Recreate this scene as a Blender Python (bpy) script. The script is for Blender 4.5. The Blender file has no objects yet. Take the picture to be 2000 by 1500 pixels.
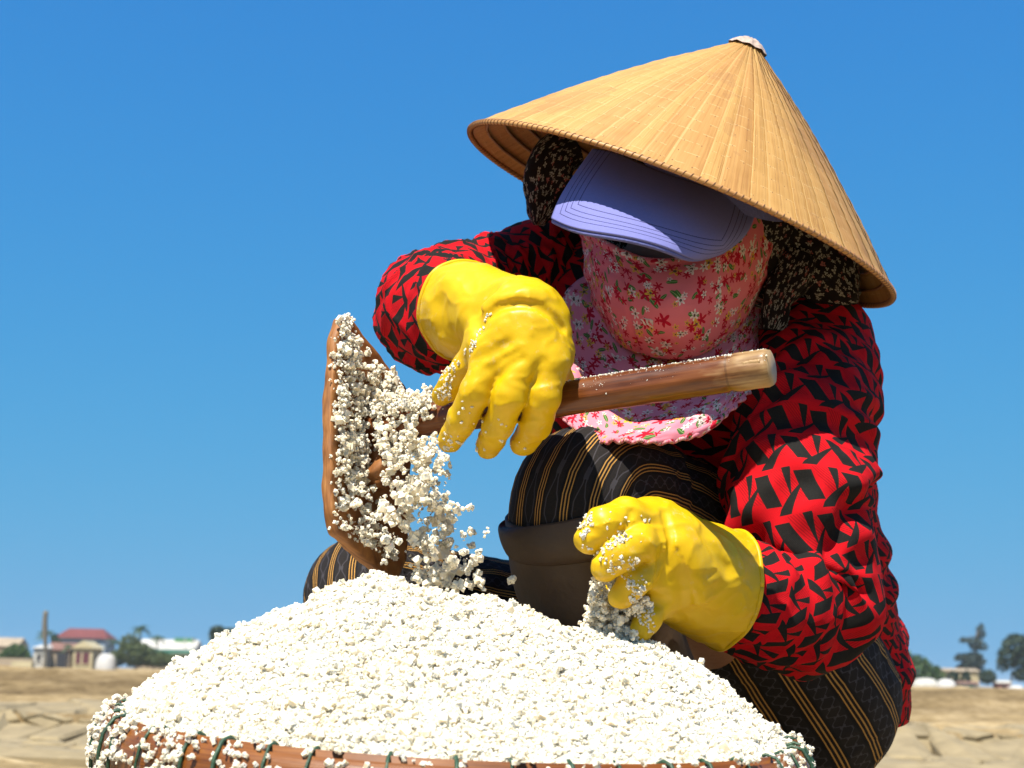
import bpy, math, random
import numpy as np
from mathutils import Vector, Matrix

random.seed(7)
RNG = np.random.default_rng(11)
SC = bpy.context.scene
COL = SC.collection

# ------------------------------------------------------------------ camera
F_PX, CX, CY = 3078.0, 1000.0, 750.0          # the photograph's 2000 x 1500 frame
CAM_H = 0.36
PITCH, ROLL = math.radians(10.5), math.radians(1.25)
cam_d = bpy.data.cameras.new('camera')
cam = bpy.data.objects.new('camera', cam_d)
COL.objects.link(cam)
cam_d.sensor_width = 36.0
cam_d.lens = F_PX / 2000.0 * 36.0
cam_d.clip_start, cam_d.clip_end = 0.05, 6000.0
cam.matrix_world = (Matrix.Translation((0, 0, CAM_H)) @ Matrix.Rotation(math.pi / 2 + PITCH, 4, 'X')
                    @ Matrix.Rotation(ROLL, 4, 'Z'))
cam_d.dof.use_dof = True
cam_d.dof.focus_distance = 1.24
cam_d.dof.aperture_fstop = 14.0
SC.camera = cam
CM = np.array(cam.matrix_world)
CR, CU, CF = CM[:3, 0].copy(), CM[:3, 1].copy(), -CM[:3, 2].copy()
CP = CM[:3, 3].copy()

# ------------------------------------------------------------------ light
SUN_EL, SUN_AZ = math.radians(60), math.radians(24)       # sun behind the camera, a little to its left
to_sun = Vector((-math.sin(SUN_AZ) * math.cos(SUN_EL), -math.cos(SUN_AZ) * math.cos(SUN_EL), math.sin(SUN_EL)))
sun_d = bpy.data.lights.new('sun', 'SUN')
sun_d.energy, sun_d.angle, sun_d.color = 5.0, math.radians(0.5), (1.0, 0.93, 0.80)
sun = bpy.data.objects.new('sun', sun_d)
COL.objects.link(sun)
sun.rotation_euler = (-to_sun).to_track_quat('-Z', 'Y').to_euler()
sun.location = to_sun * 20
W = bpy.data.worlds.new('World')
SC.world = W
W.use_nodes = True
wn = W.node_tree
wn.nodes.clear()
sky = wn.nodes.new('ShaderNodeTexSky')
sky.sky_type = 'NISHITA'
sky.sun_disc = False
sky.sun_elevation, sky.sun_rotation = SUN_EL, math.pi + SUN_AZ
sky.altitude, sky.air_density, sky.dust_density, sky.ozone_density = 0, 0.5, 1.0, 4.0
# the camera's vivid colour rendering of that sky: one tone curve per channel, the same in every direction
sep, comb = wn.nodes.new('ShaderNodeSeparateColor'), wn.nodes.new('ShaderNodeCombineColor')
wn.links.new(sky.outputs[0], sep.inputs[0])
for ch, (gain, knee) in enumerate(((4.6, 6.3), (4.45, 1.30), (7.1, 0.88))):     # gain * (1 - exp(-x / knee))
    prev = sep.outputs[ch]
    for op, val, left in (('MULTIPLY', -1.0 / knee, False), ('EXPONENT', None, False), ('SUBTRACT', 1.0, True), ('MULTIPLY', gain, False)):
        nd = wn.nodes.new('ShaderNodeMath')
        nd.operation = op
        wn.links.new(prev, nd.inputs[1 if left else 0])
        if val is not None: nd.inputs[0 if left else 1].default_value = val
        prev = nd.outputs[0]
    wn.links.new(prev, comb.inputs[ch])
bg = wn.nodes.new('ShaderNodeBackground')
bg.inputs['Strength'].default_value = 0.055
wo = wn.nodes.new('ShaderNodeOutputWorld')
wn.links.new(comb.outputs[0], bg.inputs['Color'])
wn.links.new(bg.outputs[0], wo.inputs['Surface'])
SC.view_settings.view_transform = 'Standard'
SC.view_settings.look = 'None'
SC.view_settings.exposure = 0.9
SC.view_settings.gamma = 1.0
SC.view_settings.use_curve_mapping = False

# ------------------------------------------------------------------ projection helpers
def P(px, py, d):
    """World point seen at photograph pixel (px, py) at depth d metres along the view axis."""
    return CP + CF * d + CR * ((px - CX) / F_PX * d) - CU * ((py - CY) / F_PX * d)

def PX(p):
    q = np.atleast_2d(p) - CP
    d = q @ CF
    return np.stack([CX + F_PX * (q @ CR) / d, CY - F_PX * (q @ CU) / d, d], -1)

def ground_at(px, d, z=0.0):
    p = P(px, 1320, d)
    return np.array([p[0], p[1], z])

# ------------------------------------------------------------------ numpy noise
_GR = np.random.default_rng(5).normal(size=(256, 3))
_GR /= np.linalg.norm(_GR, axis=1, keepdims=True)
_PM = np.random.default_rng(6).permutation(256)
_PM = np.concatenate([_PM, _PM])

def vnoise(p):
    """Gradient noise, about -1..1."""
    p = np.asarray(p, float)
    i = np.floor(p).astype(np.int64)
    f = p - i
    i = i & 255
    w = f * f * f * (f * (f * 6 - 15) + 10)
    r = 0
    for dx in (0, 1):
        wx = w[..., 0] if dx else 1 - w[..., 0]
        hx_ = _PM[(i[..., 0] + dx) & 255]
        for dy in (0, 1):
            wy = w[..., 1] if dy else 1 - w[..., 1]
            hy_ = _PM[(hx_ + i[..., 1] + dy) & 255]
            for dz in (0, 1):
                wz = w[..., 2] if dz else 1 - w[..., 2]
                g = _GR[_PM[(hy_ + i[..., 2] + dz) & 255]]
                r = r + wx * wy * wz * (g[..., 0] * (f[..., 0] - dx) + g[..., 1] * (f[..., 1] - dy) + g[..., 2] * (f[..., 2] - dz))
    return r * 1.7

def fbm(p, n=3, gain=0.5):
    a, r, p = 1.0, 0.0, np.asarray(p, float)
    for k in range(n):
        r = r + a * vnoise(p + 17.3 * k)
        a *= gain
        p = p * 2.03
    return r

# ------------------------------------------------------------------ splines
def natural_spline(t, y, tq):
    """Natural cubic spline through y (n, k) at knots t, sampled at tq."""
    t, y, tq = np.asarray(t, float), np.asarray(y, float), np.asarray(tq, float)
    n = len(t)
    if n < 3:
        k = ((tq - t[0]) / (t[-1] - t[0]))[:, None]
        return y[0] * (1 - k) + y[-1] * k
    h = np.diff(t)
    A = np.zeros((n, n)); B = np.zeros_like(y)
    A[0, 0] = A[-1, -1] = 1
    for i in range(1, n - 1):
        A[i, i - 1], A[i, i], A[i, i + 1] = h[i - 1], 2 * (h[i - 1] + h[i]), h[i]
        B[i] = 6 * ((y[i + 1] - y[i]) / h[i] - (y[i] - y[i - 1]) / h[i - 1])
    M = np.linalg.solve(A, B)
    k = np.clip(np.searchsorted(t, tq, 'right') - 1, 0, n - 2)
    a, b, hk = t[k + 1] - tq, tq - t[k], h[k]
    a, b, hk = a[:, None], b[:, None], hk[:, None]
    return (M[k] * a ** 3 + M[k + 1] * b ** 3) / (6 * hk) + (y[k] / hk - M[k] * hk / 6) * a + (y[k + 1] / hk - M[k + 1] * hk / 6) * b

# ------------------------------------------------------------------ object helpers
def make_mesh(name, verts, faces, uv=None, smooth=True):
    """faces: (m, k) int array or list of lists; uv: (loops, 2)."""
    me = bpy.data.meshes.new(name)
    verts = np.asarray(verts, np.float32)
    if isinstance(faces, np.ndarray):
        m, k = faces.shape
        me.vertices.add(len(verts)); me.vertices.foreach_set('co', verts.ravel())
        me.loops.add(m * k); me.loops.foreach_set('vertex_index', faces.astype(np.int32).ravel())
        me.polygons.add(m)
        me.polygons.foreach_set('loop_start', np.arange(0, m * k, k, dtype=np.int32))
        me.polygons.foreach_set('loop_total', np.full(m, k, np.int32))
    else:
        me.from_pydata([tuple(map(float, v)) for v in verts], [], [list(map(int, f)) for f in faces])
    me.update(calc_edges=True)
    me.polygons.foreach_set('use_smooth', np.full(len(me.polygons), smooth, bool))
    if uv is not None:
        lay = me.uv_layers.new(name='UVMap')
        lay.data.foreach_set('uv', np.asarray(uv, np.float32).ravel())
    me.validate()
    return me

def tag(o, label=None, cat=None, group=None, kind=None):
    for k, v in (('label', label), ('category', cat), ('group', group), ('kind', kind)):
        if v:
            o[k] = v
    return o

def empty(name, loc):
    o = bpy.data.objects.new(name, None)
    o.empty_display_size = 0.05
    COL.objects.link(o)
    o.location = loc
    return o

def root_of(o):
    while o.parent:
        o = o.parent
    return o

def obj(name, verts, faces, mat, parent=None, uv=None, smooth=True, loc=None):
    """One mesh object. verts are world points; a child keeps its thing's frame, a top-level mesh gets loc as origin."""
    verts = np.asarray(verts, float)
    if parent is not None:
        base = np.array(root_of(parent).location)
    else:
        base = np.array(loc if loc is not None else verts.mean(0))
    me = make_mesh(name, verts - base, faces, uv, smooth)
    o = bpy.data.objects.new(name, me)
    COL.objects.link(o)
    if parent is not None:
        o.parent = parent
    else:
        o.location = base
    if mat:
        me.materials.append(mat)
    return o

def solid(o, t, offset=-1.0):
    m = o.modifiers.new('thickness', 'SOLIDIFY')
    m.thickness, m.offset = t, offset
    return o

def grid_faces(nr, nc, wrap=False, base=0):
    i = np.arange(nr - 1)[:, None]
    j = np.arange(nc if wrap else nc - 1)[None, :]
    jn = (j + 1) % nc
    a, b = i * nc + j, i * nc + jn
    c, d = (i + 1) * nc + jn, (i + 1) * nc + j
    return np.stack([a + 0 * b, b, c, d], -1).reshape(-1, 4) + base

def grid_uv(us, vs):
    """us: (nc+?) column u edges, vs: row v; per-loop uv for grid_faces order."""
    nr, nc = len(vs), len(us)
    u0, u1 = np.meshgrid(us[:-1], vs[:-1])[0], np.meshgrid(us[1:], vs[:-1])[0]
    v0, v1 = np.repeat(vs[:-1][:, None], nc - 1, 1), np.repeat(vs[1:][:, None], nc - 1, 1)
    return np.stack([np.stack([u0, v0], -1), np.stack([u1, v0], -1), np.stack([u1, v1], -1), np.stack([u0, v1], -1)], 2).reshape(-1, 2)

def patch(ctrl, nr=40, nc=60, disp=None):
    """Tensor spline surface through control points ctrl[row][col] = (px, py, d). Returns verts (nr*nc,3), faces, uv in metres."""
    C = np.array([[P(*c) for c in row] for row in ctrl])
    R, K = C.shape[:2]
    tq = np.linspace(0, K - 1, nc)
    rows = np.array([natural_spline(np.arange(K), C[r], tq) for r in range(R)])
    sq = np.linspace(0, R - 1, nr)
    G = natural_spline(np.arange(R), rows.reshape(R, -1), sq).reshape(nr, nc, 3)
    du = np.linalg.norm(np.diff(G, axis=1), axis=2).mean(0)
    dv = np.linalg.norm(np.diff(G, axis=0), axis=2).mean(1)
    us, vs = np.r_[0, np.cumsum(du)], np.r_[0, np.cumsum(dv)]
    if disp is not None:
        n = np.cross(np.gradient(G, axis=1), np.gradient(G, axis=0))
        n /= np.linalg.norm(n, axis=2, keepdims=True) + 1e-9
        s = np.sign(((CP - G) * n).sum(2).mean())
        U, V = np.meshgrid(np.linspace(0, 1, nc), np.linspace(0, 1, nr))
        G = G + n * s * disp(U, V, G)[..., None]
    return G.reshape(-1, 3), grid_faces(nr, nc), grid_uv(us, vs), G

def frames(C, ref):
    T = np.gradient(C, axis=0)
    T /= np.linalg.norm(T, axis=1, keepdims=True) + 1e-12
    N = np.zeros_like(C)
    n = ref - T[0] * (ref @ T[0])
    n /= np.linalg.norm(n)
    N[0] = n
    for i in range(1, len(C)):
        n = N[i - 1] - T[i] * (N[i - 1] @ T[i])
        N[i] = n / (np.linalg.norm(n) + 1e-12)
    return T, N, np.cross(T, N)

def loft(stations, nring=90, nseg=72, disp=None, ref=None, caps=(True, True), world=False, uvw=1.0):
    """Tube through stations (px, py, d, r_depth, r_lateral). uv: u 0..uvw around, v in metres along."""
    S = np.array([list(s) + [s[3]] if len(s) == 4 else list(s) for s in stations], float)
    C0 = S[:, :3] if world else np.array([P(*s[:3]) for s in S])
    t = np.r_[0, np.cumsum(np.linalg.norm(np.diff(C0, axis=0), axis=1))]
    tq = np.linspace(0, t[-1], nring)
    C = natural_spline(t, C0, tq)
    R = np.maximum(natural_spline(t, S[:, 3:5], tq), 0.002)
    T, N, B = frames(C, CF if ref is None else np.asarray(ref, float))
    th = np.linspace(0, 2 * math.pi, nseg, endpoint=False)
    s = np.r_[0, np.cumsum(np.linalg.norm(np.diff(C, axis=0), axis=1))]
    ca, sa = np.cos(th), np.sin(th)
    rad = N[:, None] * (ca[None, :, None] * R[:, 0, None, None]) + B[:, None] * (sa[None, :, None] * R[:, 1, None, None])
    V = C[:, None] + rad
    if disp is not None:
        rn = rad / (np.linalg.norm(rad, axis=2, keepdims=True) + 1e-9)
        TH, SS = np.meshgrid(th, s)
        V = V + rn * disp(SS, TH, V)[..., None]
    faces = grid_faces(nring, nseg, wrap=True)
    uv = grid_uv(np.linspace(0, uvw, nseg + 1), s)
    verts = V.reshape(-1, 3)
    if any(caps):
        fl = faces.tolist(); uvl = [uv]
        for which, ci, rev in ((0, 0, True), (1, nring - 1, False)):
            if not caps[which]:
                continue
            k = len(verts)
            verts = np.vstack([verts, V[ci].mean(0)])
            for j in range(nseg):
                a, b = ci * nseg + j, ci * nseg + (j + 1) % nseg
                fl.append([b, a, k] if rev else [a, b, k])
            uvl.append(np.tile([[0.0, s[ci]], [uvw / nseg, s[ci]], [0.0, s[ci]]], (nseg, 1)))
        return verts, fl, np.vstack(uvl), V, s
    return verts, faces, uv, V, s

def soften(D, n=4):
    for _ in range(n):
        D = (np.roll(D, 1, 1) + 2 * D + np.roll(D, -1, 1)) / 4
        D[1:-1] = (D[:-2] + 2 * D[1:-1] + D[2:]) / 4
    return D

def fold_set(n, s0, s1, amp, wid, seed, tilt=0.03, win=1.1, bias=None):
    """Random compression folds: partial ridges running round a sleeve or trouser leg."""
    r = np.random.default_rng(seed)
    L = []
    for k in range(n):
        L.append((r.uniform(s0, s1), (r.uniform(0, 2 * math.pi) if bias is None else bias + r.normal(0, 0.9)), r.uniform(-tilt, tilt),
                  r.uniform(0.5, 1.0) * amp, r.uniform(0.7, 1.3) * wid, r.uniform(0.6, 1.3) * win))
    def f(s, th):
        D = 0
        for (c, a, tl, am, w, wi) in L:
            dth = np.angle(np.exp(1j * (th - a)))
            x = (s - c - tl * dth - 0.006 * np.sin(2.3 * dth + c * 90)) / w
            D = D + am * (np.exp(-x * x) - 0.7 * np.exp(-((x - 1.5) / 1.1) ** 2)) * np.exp(-(dth / wi) ** 2)
        return D
    return f

def crumple(s, th, seed, fs_=26.0, ft=0.8, turn=0.9):
    q = np.stack([s * fs_ + turn * np.sin(th + seed), np.cos(th) * ft, np.sin(th) * ft], -1) + seed
    q = q + 0.55 * np.stack([vnoise(q * 0.9 + 3), vnoise(q * 0.9 + 7), vnoise(q * 0.9 + 11)], -1)
    n = vnoise(q) * 0.75 + 0.25 * vnoise(q * 2.1 + 5)
    return (1 - np.abs(n) * 2.4).clip(-1, 1) ** 3              # sharp crests, soft hollows

# ------------------------------------------------------------------ signed-distance modelling (gloves, body)
class Field:
    def __init__(self, lo, hi, h):
        self.lo, self.h = np.asarray(lo, float), h
        self.n = np.ceil((np.asarray(hi) - self.lo) / h).astype(int) + 1
        self.F = np.full(self.n, 1.0, np.float32)
    def _sub(self, lo, hi):
        a = np.clip(np.floor((lo - self.lo) / self.h).astype(int), 0, self.n)
        b = np.clip(np.ceil((hi - self.lo) / self.h).astype(int) + 1, 0, self.n)
        sl = tuple(slice(x, y) for x, y in zip(a, b))
        g = np.stack(np.meshgrid(*[self.lo[k] + self.h * np.arange(a[k], b[k]) for k in range(3)], indexing='ij'), -1)
        return sl, g
    def cone(self, a, b, ra, rb, k=0.006, sub=False, flat=None):
        a, b = np.asarray(a, float), np.asarray(b, float)
        m = max(ra, rb) + 3 * k + 0.012
        sl, g = self._sub(np.minimum(a, b) - m, np.maximum(a, b) + m)
        if g.size == 0:
            return
        ab = b - a
        t = np.clip(((g - a) @ ab) / (ab @ ab + 1e-12), 0, 1)
        q = g - a - t[..., None] * ab
        if flat is not None:                       # squash along a unit vector
            q = q + (q @ flat[0])[..., None] * flat[0] * (flat[1] - 1)
        d = np.linalg.norm(q, axis=-1) - (ra + (rb - ra) * t)
        self._merge(sl, d, k, sub)
    def _merge(self, sl, d, k, sub=False):
        f = self.F[sl]
        if sub:
            d = -d
            hh = np.clip(0.5 - 0.5 * (d - f) / k, 0, 1)
            self.F[sl] = d * (1 - hh) + f * hh + k * hh * (1 - hh) if False else np.maximum(f, d)
        else:
            hh = np.clip(0.5 + 0.5 * (f - d) / k, 0, 1)
            self.F[sl] = f * (1 - hh) + d * hh - k * hh * (1 - hh)
    def chain(self, pts, radii, k=0.006):
        for i in range(len(pts) - 1):
            self.cone(pts[i], pts[i + 1], radii[i], radii[i + 1], k)
    def ellipsoid(self, c, ax, r, k=0.01):
        c, r = np.asarray(c, float), np.asarray(r, float)
        m = r.max() + 3 * k + 0.01
        sl, g = self._sub(c - m, c + m)
        q = np.stack([((g - c) @ a) / x for a, x in zip(ax, r)], -1)
        l = np.linalg.norm(q, axis=-1)
        self._merge(sl, (l - 1) * r.min(), k)
    def sample(self, p):
        q = (np.atleast_2d(p) - self.lo) / self.h
        i = np.clip(np.floor(q).astype(int), 0, self.n - 2)
        f = np.clip(q - i, 0, 1)
        r = 0
        for dx in (0, 1):
            for dy in (0, 1):
                for dz in (0, 1):
                    w = (f[:, 0] if dx else 1 - f[:, 0]) * (f[:, 1] if dy else 1 - f[:, 1]) * (f[:, 2] if dz else 1 - f[:, 2])
                    r = r + w * self.F[i[:, 0] + dx, i[:, 1] + dy, i[:, 2] + dz]
        return r
    def surf(self, px, py, d0, d1, n=220):
        """First surface point met from the photograph's viewpoint along pixel (px, py)."""
        ds = np.linspace(d0, d1, n)
        pts = np.array([P(px, py, d) for d in ds])
        v = self.sample(pts)
        k = np.argmax(v < 0)
        return pts[k] if v[k] < 0 else None
    def crease(self, pix, d0, d1, w, amp):
        pts = [self.surf(x, y, d0, d1) for x, y in pix]
        pts = [p for p in pts if p is not None]
        for a, b in zip(pts[:-1], pts[1:]):
            m = 3 * w
            sl, g = self._sub(np.minimum(a, b) - m, np.maximum(a, b) + m)
            ab = b - a
            t = np.clip(((g - a) @ ab) / (ab @ ab + 1e-12), 0, 1)
            d = np.linalg.norm(g - a - t[..., None] * ab, axis=-1)
            self._push(sl, amp * np.exp(-(d / w) ** 2), pts)
    def _push(self, sl, v, pts):
        if not hasattr(self, 'acc'):
            self.acc = np.zeros_like(self.F)
        cur = self.acc[sl]
        self.acc[sl] = np.where(np.abs(v) > np.abs(cur), v, cur)
    def apply(self):
        if hasattr(self, 'acc'):
            self.F = self.F + self.acc
            del self.acc
    def mesh(self, smooth=2):
        F = self.F
        ins = F < 0
        nx, ny, nz = F.shape
        cnt = np.zeros((nx - 1, ny - 1, nz - 1), np.int8)
        for dx in (0, 1):
            for dy in (0, 1):
                for dz in (0, 1):
                    cnt += ins[dx:nx - 1 + dx, dy:ny - 1 + dy, dz:nz - 1 + dz]
        act = (cnt > 0) & (cnt < 8)
        ijk = np.argwhere(act)
        idx = np.full(act.shape, -1, np.int64)
        idx[act] = np.arange(len(ijk))
        cs = np.array([[x, y, z] for x in (0, 1) for y in (0, 1) for z in (0, 1)])
        val = np.stack([F[ijk[:, 0] + c[0], ijk[:, 1] + c[1], ijk[:, 2] + c[2]] for c in cs], 1)
        acc = np.zeros((len(ijk), 3)); num = np.zeros(len(ijk))
        for a in range(8):
            for b in range(a + 1, 8):
                if np.abs(cs[a] - cs[b]).sum() != 1:
                    continue
                m = (val[:, a] < 0) != (val[:, b] < 0)
                t = val[m, a] / (val[m, a] - val[m, b])
                acc[m] += cs[a] + t[:, None] * (cs[b] - cs[a])
                num[m] += 1
        V = self.lo + self.h * (ijk + acc / num[:, None])
        faces = []
        for ax in range(3):
            o1, o2 = [(1, 2), (2, 0), (0, 1)][ax]
            sl0 = [slice(1, None)] * 3; sl0[ax] = slice(0, -1)
            sl1 = [slice(1, None)] * 3; sl1[ax] = slice(1, None)
            s0, s1 = ins[tuple(sl0)], ins[tuple(sl1)]
            e = np.argwhere(s0 != s1)
            flip = s0[e[:, 0], e[:, 1], e[:, 2]]
            g = e + 1
            g[:, ax] = e[:, ax]
            ok = np.all(g < np.array(act.shape), axis=1)
            g, flip = g[ok], flip[ok]
            def cell(d1, d2):
                q = g.copy(); q[:, o1] -= d1; q[:, o2] -= d2
                return idx[q[:, 0], q[:, 1], q[:, 2]]
            f = np.stack([cell(1, 1), cell(0, 1), cell(0, 0), cell(1, 0)], 1)
            f[~flip] = f[~flip][:, ::-1]
            faces.append(f)
        Fc = np.vstack(faces)
        Fc = Fc[(Fc >= 0).all(1)]
        for _ in range(smooth):
            s = np.zeros_like(V); c = np.zeros(len(V))
            for a in range(4):
                i, j = Fc[:, a], Fc[:, (a + 1) % 4]
                np.add.at(s, i, V[j]); np.add.at(c, i, 1)
            V = 0.45 * V + 0.55 * s / np.maximum(c, 1)[:, None]
        return V, Fc

# ------------------------------------------------------------------ shader helpers
class S:
    def __init__(self, g, sock): self.g, self.s = g, sock
    def __add__(a, b): return a.g.m('ADD', a, b)
    def __radd__(a, b): return a.g.m('ADD', b, a)
    def __sub__(a, b): return a.g.m('SUBTRACT', a, b)
    def __rsub__(a, b): return a.g.m('SUBTRACT', b, a)
    def __mul__(a, b): return a.g.m('MULTIPLY', a, b)
    def __rmul__(a, b): return a.g.m('MULTIPLY', b, a)
    def __truediv__(a, b): return a.g.m('DIVIDE', a, b)
    def __lt__(a, b): return a.g.m('LESS_THAN', a, b)
    def __gt__(a, b): return a.g.m('GREATER_THAN', a, b)

class G:
    """A material's node graph with arithmetic on sockets."""
    def __init__(self, name):
        self.mat = bpy.data.materials.new(name)
        self.mat.use_nodes = True
        self.nt = self.mat.node_tree
        self.nt.nodes.clear()
        self.out = self.nt.nodes.new('ShaderNodeOutputMaterial')
        self.b = self.nt.nodes.new('ShaderNodeBsdfPrincipled')
        self.nt.links.new(self.b.outputs[0], self.out.inputs[0])
    def node(self, t, **kw):
        n = self.nt.nodes.new(t)
        for k, v in kw.items():
            setattr(n, k, v)
        return n
    def put(self, sock, v):
        if isinstance(v, S): self.nt.links.new(v.s, sock)
        elif isinstance(v, (tuple, list)) and len(v) == 3 and sock.type == 'RGBA': sock.default_value = (*v, 1)
        else: sock.default_value = v
    def m(self, op, a, b=0.0, c=0.0):
        n = self.node('ShaderNodeMath', operation=op)
        self.put(n.inputs[0], a); self.put(n.inputs[1], b)
        if len(n.inputs) > 2: self.put(n.inputs[2], c)
        return S(self, n.outputs[0])
    def frac(self, a): return self.m('FRACT', a)
    def floor(self, a): return self.m('FLOOR', a)
    def both(self, *a):
        r = a[0]
        for x in a[1:]: r = r * x
        return r
    def either(self, a, b): return self.m('MAXIMUM', a, b)
    def between(self, x, lo, hi): return (x > lo) * (x < hi)
    def mix(self, f, a, b):
        n = self.node('ShaderNodeMix', data_type='RGBA')
        self.put(n.inputs[0], f); self.put(n.inputs[6], a); self.put(n.inputs[7], b)
        return S(self, n.outputs[2])
    def coord(self, which='Object'):
        return S(self, self.node('ShaderNodeTexCoord').outputs[which])
    def uv(self):
        n = self.node('ShaderNodeSeparateXYZ')
        c = self.coord('UV')
        self.put(n.inputs[0], c)
        return c, S(self, n.outputs[0]), S(self, n.outputs[1])
    def xyz(self, v):
        n = self.node('ShaderNodeSeparateXYZ')
        self.put(n.inputs[0], v)
        return [S(self, n.outputs[k]) for k in range(3)]
    def vec(self, x, y, z=0.0):
        n = self.node('ShaderNodeCombineXYZ')
        for k, v in enumerate((x, y, z)): self.put(n.inputs[k], v)
        return S(self, n.outputs[0])
    def noise(self, v, scale, detail=3.0, rough=0.55, color=False):
        n = self.node('ShaderNodeTexNoise')
        self.put(n.inputs['Vector'], v); self.put(n.inputs['Scale'], scale)
        n.inputs['Detail'].default_value, n.inputs['Roughness'].default_value = detail, rough
        return S(self, n.outputs[1 if color else 0])
    def ramp(self, f, *stops):
        n = self.node('ShaderNodeValToRGB')
        self.put(n.inputs[0], f)
        e = n.color_ramp.elements
        while len(e) < len(stops): e.new(0.5)
        for k, (p, c) in enumerate(stops):
            e[k].position = p; e[k].color = (*c, 1)
        return S(self, n.outputs[0])
    def bump(self, h, strength=0.3, dist=0.002):
        n = self.node('ShaderNodeBump')
        n.inputs['Strength'].default_value, n.inputs['Distance'].default_value = strength, dist
        self.put(n.inputs['Height'], h)
        self.nt.links.new(n.outputs[0], self.b.inputs['Normal'])
    def set(self, **kw):
        for k, v in kw.items():
            self.put(self.b.inputs[k.replace('_', ' ')], v)
        return self.mat

def flowers(g, x, y, scale, petals, rad, seed, rnd=0.85):
    """Scattered printed flowers: returns petal mask, centre mask, per-flower random value."""
    sx, sy = x * scale + seed * 3.17, y * scale + seed * 1.73
    n = g.node('ShaderNodeTexVoronoi', voronoi_dimensions='2D', feature='F1')
    g.put(n.inputs['Vector'], g.vec(sx, sy)); n.inputs['Scale'].default_value = 1.0
    n.inputs['Randomness'].default_value = rnd
    p = g.xyz(S(g, n.outputs['Position'])); c = g.xyz(S(g, n.outputs['Color']))
    dx, dy = sx - p[0], sy - p[1]
    r = g.m('SQRT', dx * dx + dy * dy)
    th = g.m('ARCTAN2', dy, dx) + c[1] * 6.28
    R = (0.66 + 0.34 * g.m('COSINE', th * petals)) * (rad * (0.65 + 0.5 * c[2]))
    return r < R, r < (rad * 0.24), c[0], (dx, dy, th, r, c)

# ------------------------------------------------------------------ materials
def mat_plain(name, col, rough=0.7, var=0.12, scale=8.0, **kw):
    g = G(name)
    n = g.noise(g.coord('Object'), scale, 4.0)
    lo = tuple(c * (1 - var) for c in col); hi = tuple(min(1, c * (1 + var)) for c in col)
    g.set(Base_Color=g.ramp(n, (0.3, lo), (0.7, hi)), Roughness=rough, **kw)
    g.bump(n, 0.2, 0.01)
    return g.mat

def mat_shirt():
    g = G('red_black_shirt_cloth')
    uvc, u, v = g.uv()                       # u counts pattern cells round the limb, v is metres along it
    w = g.noise(g.vec(u * 0.35, v * 9.0), 1.0, 2.0, color=True)
    wx, wy, _ = g.xyz(w)
    X = u + (wx - 0.5) * 0.34
    Y = v / 0.0225 + (wy - 0.5) * 0.34
    row = g.floor(Y)
    fy = g.frac(Y)
    par = g.frac(row * 0.5) * 2.0             # 0 or 1 by row
    X = X + row * 0.37
    sk = g.frac(X + fy * (0.62 - par * 0.22))
    A = g.both(g.between(sk, 0.04, 0.42), g.between(fy, 0.10, 0.80))
    st = g.frac(X * 1.0 - fy * 0.55 + 0.33)
    B = g.both(g.between(st, 0.30, 0.62), fy > (st * 1.9 - 0.32), g.between(fy, 0.26, 0.97))
    tri = g.frac(X + 0.55 + fy * 0.3)
    Cc = g.both(g.between(tri, 0.0, 0.2), fy < (tri * 3.2 + 0.05))
    black = g.either(g.either(A, B), Cc)
    hat = g.both(g.between(g.frac(X + fy * 0.62 + 0.5), 0.02, 0.5), g.between(fy, 0.0, 0.72))
    twill = g.frac((v * 620.0) + u * 14.0) < 0.42
    twf = g.both(twill, hat)
    n = g.noise(g.coord('Object'), 900.0, 2.0)
    red = g.mix(n, (0.40, 0.002, 0.006), (0.54, 0.005, 0.012))
    blk = g.mix(n, (0.006, 0.006, 0.007), (0.018, 0.017, 0.015))
    c = g.mix(twf * 0.5, red, (0.09, 0.003, 0.005))
    c = g.mix(black, c, blk)
    g.set(Base_Color=c, Roughness=0.9, Specular_IOR_Level=0.15)
    weave = g.m('SINE', v * 5200.0 + u * 160.0) * 0.5 + n
    g.bump(weave, 0.25, 0.0006)
    return g.mat

def mat_trousers():
    g = G('striped_trouser_cloth')
    uvc, u, v = g.uv()                       # u counts stripe repeats
    f = g.frac(u)
    def line(c, w): return g.between(f, c - w, c + w)
    ln = g.either(g.either(line(0.10, 0.020), line(0.22, 0.024)), line(0.34, 0.020))
    # grey hexagon outline between the stripe groups
    y = v / 0.0135
    z = g.m('ABSOLUTE', g.frac(y) - 0.5) * 2.0
    zz = g.m('MINIMUM', g.m('MAXIMUM', z * 2.0 - 0.5, 0.0), 1.0)
    c1 = g.m('ABSOLUTE', f - (0.52 + zz * 0.16)) < 0.022
    c2 = g.m('ABSOLUTE', f - (0.94 - zz * 0.16)) < 0.022
    bar = g.both(g.m('ABSOLUTE', f - 0.73) < 0.09, g.m('ABSOLUTE', z - 0.97) < 0.12)
    hexm = g.either(g.either(c1, c2), bar)
    fill = g.both(g.between(f, 0.46, 0.99), 1.0)
    n = g.noise(g.coord('Object'), 700.0, 2.0)
    base = g.mix(n, (0.004, 0.0035, 0.004), (0.009, 0.008, 0.008))
    c = g.mix(fill * 0.75, base, g.mix(n, (0.010, 0.008, 0.008), (0.019, 0.016, 0.016)))
    c = g.mix(hexm * 0.8, c, (0.050, 0.046, 0.054))
    c = g.mix(ln, c, g.mix(n, (0.30, 0.145, 0.03), (0.46, 0.25, 0.065)))
    g.set(Base_Color=c, Roughness=0.85, Specular_IOR_Level=0.2)
    g.bump(n, 0.25, 0.0006)
    return g.mat

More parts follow.
